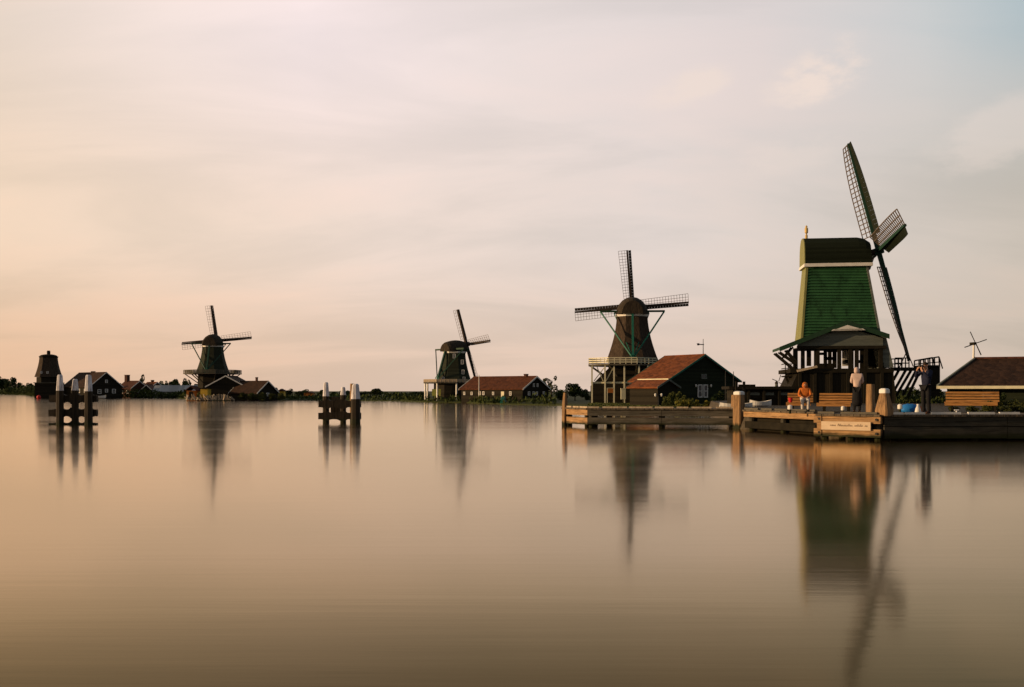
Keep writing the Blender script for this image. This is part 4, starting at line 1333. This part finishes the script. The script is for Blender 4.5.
def jetty(name, label, A, B, depth, beams_m, deck_m='deck', levels=((.56, .86), (.12, .46)), pile_step=2.4, kerb=True, kerb_m='sandy', bolts=False, gapf=.04, end_left=False, ztop=DZ):
    A, B = Vector((A[0], A[1], 0)), Vector((B[0], B[1], 0))
    Lx = (B - A).length
    rz = math.atan2(B.y - A.y, B.x - A.x)
    e = empty(name, (A.x, A.y, 0), rz, label, 'jetty')
    m = MB()
    n = max(3, int(Lx / .22))
    rnd = random.Random(int(A.x * 10))
    for i in range(n):
        x0, x1 = Lx * i / n + .008, Lx * (i + 1) / n - .008
        m.box(x0, x1, -.05 + rnd.uniform(-.015, .015), depth, ztop - .07, ztop + rnd.uniform(-.006, .006))
    m.build('deck', M[deck_m], e)
    for (z0, z1) in levels:
        segs = max(1, round(Lx / 4.6))
        m = MB()
        for k in range(segs):
            dz = rnd.uniform(-.012, .012)
            m.box(Lx * k / segs + .01, Lx * (k + 1) / segs - .01, .02, .20, z0 + dz, z1 + dz)
        fb = m.build('fascia_beam', M[beams_m], e)
        if bolts:
            mb = MB()
            for x in (.12, Lx - .14):
                for zc in ((z0 + z1) / 2,):
                    mb.tube((x, .025, zc), (x, -.03, zc), .045, .045, 8)
            mb.build('bolt', M['iron'], fb)
    n = max(2, int(Lx / pile_step) + 1)
    for i in range(n):
        x = .2 + (Lx - .4) * i / (n - 1)
        for yy in ((.34, depth - .3) if depth > 1 else (.34,)):
            m = MB()
            m.tube((x, yy, -1.5), (x, yy, ztop - .08), .14, .13, 8)
            m.build('pile', M['wetwood'], e)
    if end_left:
        for (z0, z1) in levels:
            MB().box(-.17, 0.0, .03, depth - .1, z0, z1).build('end_beam', M['wood'], e)
    if kerb:
        m = MB()
        x = .05
        while x < Lx - .3:
            l_ = rnd.uniform(.5, 1.3)
            x1 = min(x + l_, Lx - .05)
            m.box(x, x1, .03, .12, ztop + .01, ztop + .085)
            x = x1 + rnd.uniform(.05, .3)
        m.build('kerb_strip', M[kerb_m], e)
    return e


def W_(px, Yd):
    return (gx(px, Yd), Yd)


jA, jB, jC = W_(562, 50.2), W_(587, 47.6), W_(738, 46.4)
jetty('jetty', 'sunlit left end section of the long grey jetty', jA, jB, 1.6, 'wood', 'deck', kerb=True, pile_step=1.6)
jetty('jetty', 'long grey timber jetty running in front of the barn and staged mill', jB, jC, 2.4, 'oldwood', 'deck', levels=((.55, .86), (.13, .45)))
jD, jE = W_(743, 44.0), W_(815, 39.2)
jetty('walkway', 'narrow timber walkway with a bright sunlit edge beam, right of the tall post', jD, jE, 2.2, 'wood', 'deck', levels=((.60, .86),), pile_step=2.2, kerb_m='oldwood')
wk = [o for o in bpy.data.objects if o.name == 'walkway'][0]
MB().box(.05, (Vector(jE) - Vector(jD)).length - .05, .5, .56, -.6, .80).build('retaining_board', M['tarwood'], wk)  # added dark sheet standing in for the shade under the deck
MB().box(.05, (Vector(jE) - Vector(jD)).length - .05, .06, .2, .10, .40).build('lower_beam', M['tarwood'], wk)  # real beam, its dark colour imitates the shadow below the walkway
jF, jG = W_(816, 36.0), W_(880.5, 34.5)
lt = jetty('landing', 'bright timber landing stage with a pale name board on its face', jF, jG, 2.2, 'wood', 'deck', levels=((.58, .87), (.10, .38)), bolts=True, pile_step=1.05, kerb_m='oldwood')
LL = (Vector(jG) - Vector(jF)).length
m = MB()
m.box(-.1, .02, .03, 2.0, .58, .86)
m.box(-.1, .02, .03, 2.0, .10, .38)
m.build('side_beam', M['wood'], lt)
MB().box(.04, .2, -.015, .018, .14, .85).build('upright', M['wood'], lt)
sg = MB().box(.22, LL * .86, -.06, -.005, .34, .64).build('name_board', M['sign'], lt)
# faded, no longer legible lettering: thin pen-like strokes
rnd = random.Random(23)
m = MB()
x = .55
zb0 = .475
while x < LL * .80:
    wl_ = rnd.uniform(.03, .055)
    hgt = rnd.choice((.05, .05, .055, .09))
    if rnd.random() < .16:
        x += .06
        continue
    m.beam((x, -.066, zb0), (x + wl_ * .5, -.066, zb0 + hgt), .012, .006)
    m.beam((x + wl_ * .5, -.066, zb0 + hgt), (x + wl_, -.066, zb0), .010, .006)
    x += wl_ + .012
m.build('lettering', M['ink'], sg)
jH, jI = W_(884.5, 34.6), W_(1250, 35.2)
jetty('quay_wall', 'dark tarred timber quay wall running to the right edge', jH, jI, 2.6, 'wetwood', 'deck', levels=((.50, .85), (.06, .46)), kerb_m='white', pile_step=3)


# ------------------------------------------------------------------ mooring posts on the jetty
def mooring_post(label, px, Yd, ztop_, r, rz=45, cap='white', zbot=-1.2, taper=.8, mm='woodpost', group=None, lean=(0, 0), name='mooring_post'):
    e = empty(name, (gx(px, Yd), Yd, 0), R(rz), label, 'mooring post', group)
    m = MB()
    rg = lambda k, z: [(x * k * r + lean[0] * z, y * k * r + lean[1] * z, z) for x, y in ((-.78, -1), (.78, -1), (1, -.78), (1, .78), (.78, 1), (-.78, 1), (-1, .78), (-1, -.78))]
    m.loft([rg(1, zbot), rg(1, max(.4, zbot + .12)), rg(.99, ztop_ * .62), rg(taper, ztop_ - .12), rg(taper * .93, ztop_ - .06)])
    m.build('post', M[mm], e)
    if cap:
        m = MB()
        m.loft([rg(taper * .99, ztop_ - .06), rg(taper * 1.03, ztop_ - .03), rg(taper * 1.0, ztop_ + .07), rg(taper * .6, ztop_ + .11)])
        m.build('cap', M[cap], e)
    return e


z = at(883, 391.5, 34.2).z
mooring_post('thick faceted mooring post with white cap at the corner of the landing stage', 884.4, 34.75, z, .245, 36, taper=.55, zbot=.86)
z = at(870.5, 382.5, 37.2).z
mooring_post('golden uncapped timber post behind the corner mooring post', 870.5, 37.2, z, .13, 40, cap=None, mm='yellow', taper=.9)
bpy.data.objects['post.' + sorted(o.name for o in bpy.data.objects if o.name.startswith('post.'))[-1].split('.')[-1]].data.materials[0] = M['woodpost']
z = at(738.5, 393.5, 45.9).z
mooring_post('tall timber mooring post with flat white cap where the jetty meets the walkway', 739.0, 45.7, z, .215, 42, taper=.9)
z = at(735, 393.5, 46.9).z
mooring_post('slim timber post close behind the left side of the tall capped post', 735.0, 46.75, z, .15, 30, cap=None, taper=.9)
z = at(565, 391.5, 49.5).z
mooring_post('slanting sunlit post at the far left end of the jetty', 564.6, 49.9, z, .115, 40, cap=None, taper=.6, lean=(.02, 0))


# dolphins standing in the water
def dolphin(label, Yd, posts, beams, group):
    e = empty('mooring_dolphin', (gx(posts[0][0], Yd), Yd, 0), 0, label, 'mooring posts', group)
    x0 = gx(posts[0][0], Yd)
    for (px, pt, pw, wpx, dy) in posts:
        x = gx(px, Yd + dy) - x0
        zt2, zw = at(px, pt, Yd + dy).z, at(px, pw, Yd + dy).z
        r = wpx / 2 / F * (Yd + dy)
        m = MB()
        m.loft([m.ring(r * 1.04, -1.5, 8, x, dy, .2), m.ring(r, zw, 8, x, dy, .2)])
        p = m.build('post', M['dolphin'], e)
        m = MB()
        m.loft([m.ring(r * 1.0, zw, 8, x, dy, .2), m.ring(r * .70, zt2 - .06, 8, x, dy, .2), m.ring(r * .5, zt2, 8, x, dy, .2)])
        m.build('white_top', M['postwhite'], p)
    # cross timbers, cut out round between the posts
    for (pa, pb, yc, hm, hx, dy, cuts) in beams:
        xs_ = [gx(pa, Yd + dy) - x0, gx(pb, Yd + dy) - x0]
        zc = at(pa, yc, Yd + dy).z
        k_ = (Yd + dy) / F
        top, bot = [], []
        cc = [(gx(c, Yd + dy) - x0, r * k_) for c, r in cuts]
        for i in range(73):
            x = xs_[0] + (xs_[1] - xs_[0]) * i / 72
            h = hx * k_
            for c, r in cc:
                d = abs(x - c) / r
                if d < 1:
                    h = min(h, hx * k_ - (hx - hm) * k_ * math.sqrt(1 - d * d))
            top.append((x, dy - .11, zc + h))
            bot.append((x, dy - .11, zc - h))
        MB().prism(top + bot[::-1], (0, .22, 0)).build('cross_timber', M['dolphin'], e)
    return e


dolphin('three white-topped mooring posts joined by round-cut cross timbers, at the left', 51.0, [(60.0, 374.6, 390.6, 7.2, 0), (75.2, 379.0, 390.4, 6.8, .3), (88.6, 374.8, 391.2, 7.8, 0)],
        [(50.0, 97.4, 398.6, 3.3, 5.6, .30, [(51, 8.5), (67.3, 4.4), (82, 4.0), (97.5, 8)]), (49.4, 97.2, 412.8, 3.3, 5.6, .30, [(51, 8.5), (66.8, 4.6), (81.6, 4.0), (97.5, 8)]), (49.4, 97.2, 426.0, 3.0, 5.0, .30, [(51, 8.5), (66.8, 4.6), (81.6, 4.0), (97.5, 8)])], 'mooring dolphins in the river')
dolphin('three white-topped mooring posts clustered in the middle of the river, one broad and sunlit', 54.5, [(326, 382.2, 396.2, 6.4, 0), (343.2, 387, 395.0, 5.8, 1.0), (355.6, 383.8, 399.0, 9.4, -1.2)],
        [(318.8, 361, 404.0, 3.2, 4.6, -.25, [(320, 5), (334, 5), (349, 3), (360, 4)]), (318.6, 361, 416.0, 3.2, 4.6, -.25, [(320, 5), (334, 5.5), (349, 3), (360, 4)]), (331, 340, 405, 8.0, 8.2, .6, [])], 'mooring dolphins in the river')
z = at(352.3, 382.6, 56).z
mooring_post('slim bare timber pole just behind the broad post of the middle group', 352.2, 55.0, z, .10, 40, cap=None, taper=.9)


# ------------------------------------------------------------------ benches
def bench(label, pxl, Yd, wdt, rz, hb=.80):
    e = empty('bench', (gx(pxl, Yd), Yd, GZ), rz, label, 'bench', 'orange wooden benches on the quay')
    for i in range(4):
        z0 = .40 + i * .105
        y0 = .28 + i * .045
        m = MB().prism([(0, y0, z0), (0, y0 + .035, z0 - .012), (0, y0 + .066, z0 + .062), (0, y0 + .031, z0 + .074)], (wdt, 0, 0))
        m.build('back_slat', M['bench'], e)
    m = MB()
    for i in range(3):
        m.box(-.06, wdt - .1, -.22 + i * .15, -.09 + i * .15, .36, .40)
    m.box(-.06, wdt - .1, -.245, -.222, .26, .40)
    m.build('seat', M['bench'], e)
    for x in (.18, wdt - .24):
        m = MB()
        m.box(x, x + .09, -.2, -.1, -.02, .355)
        m.box(x, x + .09, .16, .26, -.02, .355)
        m.box(x, x + .09, -.1, .16, .28, .355)
        m.beam((x + .045, .36, .30), (x + .045, .53, .78), .06, .04)
        m.build('leg', M['tarwood'], e)
    return e


bench('wide orange bench in front of the brown roofed hall', 946.0, 41.6, 2.02, R(-22))
bw = [o for o in bpy.data.objects if o.name == 'bench'][0]
bw.scale = (1, 1, 1.08)
bench('orange bench between the seated and standing figures before the sawmill', 818.5, 40.9, 1.36, R(-22))
bench('bench at the left with the seated figure in orange on it', 787.5, 42.8, 1.05, R(-16))


# ------------------------------------------------------------------ people
def skin_obj(name, nodes, edges, material, parent, levels=2, root=0):
    me = bpy.data.meshes.new(name)
    me.from_pydata([n_[0] for n_ in nodes], edges, [])
    me.materials.append(material)
    o = bpy.data.objects.new(name, me)
    col.objects.link(o)
    o.parent = parent
    md = o.modifiers.new('skin', 'SKIN')
    md.use_smooth_shade = True
    lay = me.skin_vertices[0].data if me.skin_vertices else None
    if lay is None:
        bpy.context.view_layer.objects.active = o
        lay = me.skin_vertices[0].data
    for i, n_ in enumerate(nodes):
        r = n_[1]
        lay[i].radius = r if isinstance(r, tuple) else (r, r)
        lay[i].use_root = (i == root)
    sb = o.modifiers.new('sub', 'SUBSURF')
    sb.levels = levels
    sb.render_levels = levels
    return o


def person(label, loc, rz, pose, top, trousers, hair='hair', hood=None, shoes='brownleather'):
    """local -Y is forward; joints in metres"""
    e = empty('person', loc, rz, label, 'person')
    J = pose
    nodes, edges = [], []

    def add(p, r, link=None):
        nodes.append((tuple(p), r))
        if link is not None:
            edges.append((link, len(nodes) - 1))
        return len(nodes) - 1
    V = lambda k: Vector(J[k])
    pel = add(V('pelvis'), (.13, .10))
    che = add(V('chest'), (.15, .105), add(V('pelvis').lerp(V('chest'), .5), (.125, .095), pel))
    nb_ = add(V('neck'), .055, che)
    hd = V('head')
    hv = (hd - V('neck')).normalized()
    h1 = add(hd - hv * .04, (.075, .085), nb_)
    h2 = add(hd + hv * .07, (.078, .092), h1)
    fw = Vector(J.get('face', (0, -1, 0)))
    add(hd + fw * .105 - hv * .01, .014, add(hd + fw * .088 + hv * .02, .016, h1))
    for s in 'LR':
        sh = add(V('sh' + s), .058, che)
        el = add(V('el' + s), .042, sh)
        wr = add(V('wr' + s), .027, el)
        hdn = V('hand' + s) - V('wr' + s)
        d = hdn.normalized()
        sd = d.cross(Vector(J.get('palm' + s, (0, -1, 0)))).normalized()
        pm = add(V('hand' + s), (.036, .018), wr)
        nrm_ = sd.cross(d)
        for k, l_ in enumerate((.065, .075, .07, .055)):
            b0 = V('hand' + s) + sd * (.027 - .018 * k) + d * .03
            f1_ = add(b0, .0095, pm)
            f2_ = add(b0 + d * l_ * .55 + nrm_ * .008, .0085, f1_)
            add(b0 + d * l_ * .85 + nrm_ * .03, .007, f2_)
        t1_ = add(V('wr' + s) + d * .03 + sd * .035, .010, pm)
        add(V('wr' + s) + d * .07 + sd * .058 + nrm_ * .015, .0085, t1_)
        hp_ = add(V('hip' + s), .088, pel)
        kn = add(V('kn' + s), .058, hp_)
        an = add(V('an' + s), .038, kn)
        add(V('toe' + s), (.04, .03), an)
    skin_obj('body', nodes, edges, M['skin'], e)
    # jacket
    nodes, edges = [], []
    pel = add(V('pelvis') + Vector((0, 0, -.05)), (.172, .137))
    che = add(V('chest'), (.185, .135), add(V('pelvis').lerp(V('chest'), .5), (.165, .125), pel))
    add(V('neck') - Vector((0, 0, .03)), .075, che)
    for s in 'LR':
        sh = add(V('sh' + s), .075, che)
        el = add(V('el' + s), .058, sh)
        add(V('wr' + s).lerp(V('el' + s), .08), .042, el)
    skin_obj('jacket', nodes, edges, M[top], e)
    nodes, edges = [], []
    pel = add(V('pelvis') - Vector((0, 0, .0)), (.155, .12))
    for s in 'LR':
        hp_ = add(V('hip' + s), .105, pel)
        kn = add(V('kn' + s), .076, hp_)
        add(V('an' + s).lerp(V('kn' + s), -.02), .062, kn)
    skin_obj('trousers', nodes, edges, M[trousers], e)
    for s in 'LR':
        nodes, edges = [], []
        a0 = add(V('an' + s) + Vector((0, 0, .0)), .052)
        a1 = add(Vector((V('an' + s).x, V('an' + s).y, V('toe' + s).z + .005)) - (V('toe' + s) - V('an' + s)).normalized() * .03, (.045, .04), a0)
        add(V('toe' + s) + (V('toe' + s) - V('an' + s)).normalized() * .05, (.046, .035), a0)
        skin_obj('shoe', nodes, edges, M[shoes], e)
    sdv = fw.cross(hv).normalized()
    for s in (-1, 1):
        m = MB()
        m.lathe([(.004, -.011), (.011, -.005), (.011, .005), (.004, .011)], n=8)
        ey = m.build('eye', M['iron'], e)
        ey.location = hd + fw * .088 + sdv * s * .032 + hv * .045
        m = MB()
        m.lathe([(.006, -.03), (.02, -.015), (.022, .012), (.008, .03)], n=8)
        ea = m.build('ear', M['skin'], e)
        ea.location = hd + sdv * s * .082 + hv * .02
        ea.scale = (.5, 1, 1)
    ml = MB().box(-.024, .024, -.006, .006, -.005, .005).build('mouth', M['red' if False else 'brownleather'], e)
    ml.location = hd + fw * .088 - hv * .048
    ml.rotation_euler = (0, 0, math.atan2(fw.y, fw.x) + math.pi / 2)
    nodes, edges = [], []
    if hood:
        a0 = add(V('neck') - fw * .03 - hv * .05, (.15, .12))
        a1 = add(hd - fw * .035 + hv * .02, (.118, .118), a0)
        add(hd - fw * .03 + hv * .11, (.09, .09), a1)
        skin_obj('hood', nodes, edges, M[hood], e)
    else:
        a0 = add(hd - fw * .05 - hv * .02, (.08, .07))
        a1 = add(hd - fw * .03 + hv * .09, (.088, .085), a0)
        add(hd + fw * .04 + hv * .125, (.06, .05), a1)
        skin_obj('hair', nodes, edges, M[hair], e)
    return e


STAND = dict(pelvis=(0, 0, .95), chest=(0, .01, 1.30), neck=(0, .01, 1.50), head=(0, -.015, 1.62), shL=(.19, .01, 1.42), shR=(-.19, .01, 1.42), elL=(.25, .03, 1.13), elR=(-.25, .03, 1.13),
             wrL=(.24, -.04, .88), wrR=(-.24, -.04, .88), handL=(.235, -.06, .80), handR=(-.235, -.06, .80), palmL=(1, 0, 0), palmR=(-1, 0, 0),
             hipL=(.095, 0, .90), hipR=(-.095, 0, .90), knL=(.105, -.01, .49), knR=(-.105, -.01, .49), anL=(.11, .03, .08), anR=(-.11, .03, .08), toeL=(.13, -.12, .035), toeR=(-.13, -.12, .035))
# person in pale hooded top, seen from behind
HOODP = dict(STAND)
HOODP.update(elL=(.24, -.06, 1.16), elR=(-.24, -.06, 1.16), wrL=(.08, -.22, 1.12), wrR=(-.08, -.21, 1.08), handL=(.0, -.225, 1.13), handR=(.0, -.215, 1.07), palmL=(0, 1, 0), palmR=(0, 1, 0), head=(.015, -.03, 1.61))
person('person standing in a pale pink hooded top and long dark skirt beside the golden post', (gx(857, 37.6), 37.6, DZ), R(160), HOODP, 'pinkwhite', 'blackcloth', hood='pinkwhite')
pk = [o for o in bpy.data.objects if o.name == 'person'][0]
pk.scale = (.86, .95, 1.0)
skin_obj('skirt', [((0, 0, 1.0), (.16, .125)), ((0, 0, .75), (.21, .16)), ((0, 0, .45), (.235, .18)), ((0, 0, .22), (.25, .19))], [(0, 1), (1, 2), (2, 3)], M['blackcloth'], pk)
# man with raised camera, facing left
MANP = dict(STAND)
MANP.update(elR=(-.26, -.20, 1.24), elL=(.26, -.2, 1.22), wrR=(-.11, -.30, 1.50), wrL=(.10, -.32, 1.47), handR=(-.055, -.27, 1.575), handL=(.05, -.29, 1.55), palmR=(0, 1, 0), palmL=(0, 1, 0), head=(0, -.03, 1.62), chest=(0, .02, 1.30))
pm_ = person('person in dark navy clothes standing on the quay and holding a camera to the face', (gx(926, 36.0), 36.0, DZ), R(-62), MANP, 'navy', 'blackcloth')
pm_.scale = (1.06, 1.06, 1.06)
cw = Matrix.Translation(pm_.location) @ Matrix.Rotation(R(-62), 4, 'Z') @ Matrix.Scale(1.06, 4)
cp = cw @ Vector((0, -.235, 1.615))
o = empty('photo_camera', cp, R(-62), 'small dark photo camera held up by the person in navy', 'camera')
MB().box(-.07, .07, -.03, .03, -.045, .045).build('camera_body', M['iron'], o)
MB().tube((0, -.03, 0), (0, -.11, 0), .036, .034, 12).build('lens', M['iron'], o)
# seated person in orange
SIT = dict(pelvis=(0, .10, .52), chest=(0, .13, .84), neck=(0, .10, 1.04), head=(0, .06, 1.15), shL=(.19, .12, .95), shR=(-.19, .12, .95), elL=(.25, -.02, .70), elR=(-.25, -.02, .70),
           wrL=(.14, -.22, .63), wrR=(-.14, -.22, .63), handL=(.10, -.29, .62), handR=(-.10, -.29, .62), palmL=(0, 0, -1), palmR=(0, 0, -1), hipL=(.095, .06, .50), hipR=(-.095, .06, .50),
           knL=(.12, -.36, .50), knR=(-.12, -.36, .50), anL=(.12, -.34, .09), anR=(-.12, -.34, .09), toeL=(.14, -.48, .035), toeR=(-.14, -.48, .035))
person('person seated on the left bench in an orange hooded jacket and pale trousers', (gx(805, 42.3), 42.3, GZ), R(-14), SIT, 'orangecloth', 'palecloth', hood='orangecloth')


# ------------------------------------------------------------------ small things on the quay
def marker(label, px, Yd, h=.3, r=.09):
    e = empty('marker_post', (gx(px, Yd), Yd, GZ), 0, label, 'marker post', 'low white marker posts on the quay')
    MB().tube((0, 0, -.02), (0, 0, h * .45), r * .5, r * .5, 8).build('stem', M['oldwood'], e)
    MB().lathe([(r * .9, h * .45), (r, h * .55), (r * .95, h * .9), (r * .4, h)], n=10).build('head', M['white'], e, smooth=False)


marker('low white marker post beside the left bench', 790, 39.6, .33, .1)
marker('low white marker post in front of the middle orange bench', 843, 38.6, .3, .08)
marker('low white marker post left of the blue tarpaulin bundle', 900, 39.8, .36, .1)
# blue tarpaulin
m = MB()
rnd = random.Random(3)
rings = []
for z, k in ((0, 1), (.12, 1.05), (.22, .95), (.3, .7), (.34, .3)):
    rings.append([(math.cos(a) * .36 * k * (1 + rnd.uniform(-.08, .08)), math.sin(a) * .25 * k * (1 + rnd.uniform(-.08, .08)), z + rnd.uniform(-.02, .02)) for a in [2 * math.pi * i / 14 for i in range(14)]])
m.loft(rings)
o = m.build('tarpaulin_bundle', M['blue'], smooth=True)
o.location = (gx(909.5, 40.2), 40.2, GZ + .02)
tag(o, 'bright blue tarpaulin bundle lying on the quay left of the standing photographer', 'tarpaulin')
# white carrier bag
m = MB()
m.loft([m.ring(.10, 0, 10), m.ring(.13, .08, 10), m.ring(.10, .2, 10), m.ring(.045, .30, 10), m.ring(.06, .36, 10)])
o = m.build('carrier_bag', M['white'], smooth=True)
o.location = (gx(918, 35.3), 35.3, DZ)
o.scale = (.85, .7, 1)
tag(o, 'white carrier bag standing at the feet of the person with the camera', 'bag')
m = MB()
m.loft([m.ring(.16, 0, 10), m.ring(.2, .1, 10), m.ring(.17, .22, 10), m.ring(.1, .3, 10)])
o = m.build('backpack', M['brownleather'], smooth=True)
o.location = (gx(921.5, 38.5), 38.5, DZ - .06)
tag(o, 'dark brown bag lying behind the white carrier bag', 'bag')
# T-shaped cleat
e = empty('mooring_cleat', (gx(956.5, 35.4), 35.4, DZ), 0, 'white T-shaped mooring cleat on the edge of the dark quay', 'cleat')
MB().tube((0, 0, -.01), (0, 0, .12), .035, .03, 8).build('stem', M['white'], e)
MB().tube((-.08, 0, .14), (.08, 0, .14), .028, .028, 8).build('cross_bar', M['white'], e)
dinghy('short white dinghy lying on the jetty behind the tall mooring post', (gx(736, 48.2), 48.2, DZ), R(2), 1.6, .6, .2, 'white', 'dinghy')
# red bucket on left bench
m = MB()
m.lathe([(.07, 0), (.1, .2), (.09, .2), (.06, .02)], n=12)
o = m.build('bucket', M['red'])
o.location = (gx(790.5, 41.9), 41.9, GZ + .40)
tag(o, 'small red bucket on the left end of the bench with the seated person', 'bucket')
# plants and grass by the right bench
for (px, tp, wd, Yd) in [(990, 399.5, 16, 41), (1001, 398.5, 17, 42), (1012, 397.5, 18, 42), (1023, 399, 18, 41), (1034, 398, 18, 42), (972, 405, 15, 41), (985, 404.5, 14, 39.5), (1005, 404, 18, 39.5), (1019, 404.5, 16, 39.5), (955, 405.5, 12, 41.5)]:
    tree('shrub', 'bush', px, tp, Yd, wd, 'low green plant growing beside the wide bench before the brown roofed hall', 'plant', 'plants by the wide bench', 'leaf2', GZ, trunk=False)
for (px, tp, wd, Yd) in [(950, 390, 14, 58), (962, 391, 12, 58), (998, 391, 14, 58)]:
    tree('shrub', 'bush', px, tp, Yd, wd, 'dark shrub against the wall of the brown roofed hall', 'shrub', 'shrubs against the brown roofed hall', 'leaf', GZ, trunk=False)
lw_ = [Vector((gx(896, 70), 70, 0)), Vector((gx(945, 70), 70, 0))]
tag(strip('lawn_grass', lw_, .2, .5, 30, 900, .22, M['reed'], 9, z0=GZ), 'green grass behind the log ramp of the sawmill', 'grass', kind='stuff')
tag(strip('verge_grass', [Vector((gx(588, 92), 92, 0)), Vector((gx(735, 84), 84, 0))], .0, .10, 30, 500, .16, M['leaf2'], 12, z0=.2), 'sunlit grass between the jetty and the staged mill', 'grass', kind='stuff')
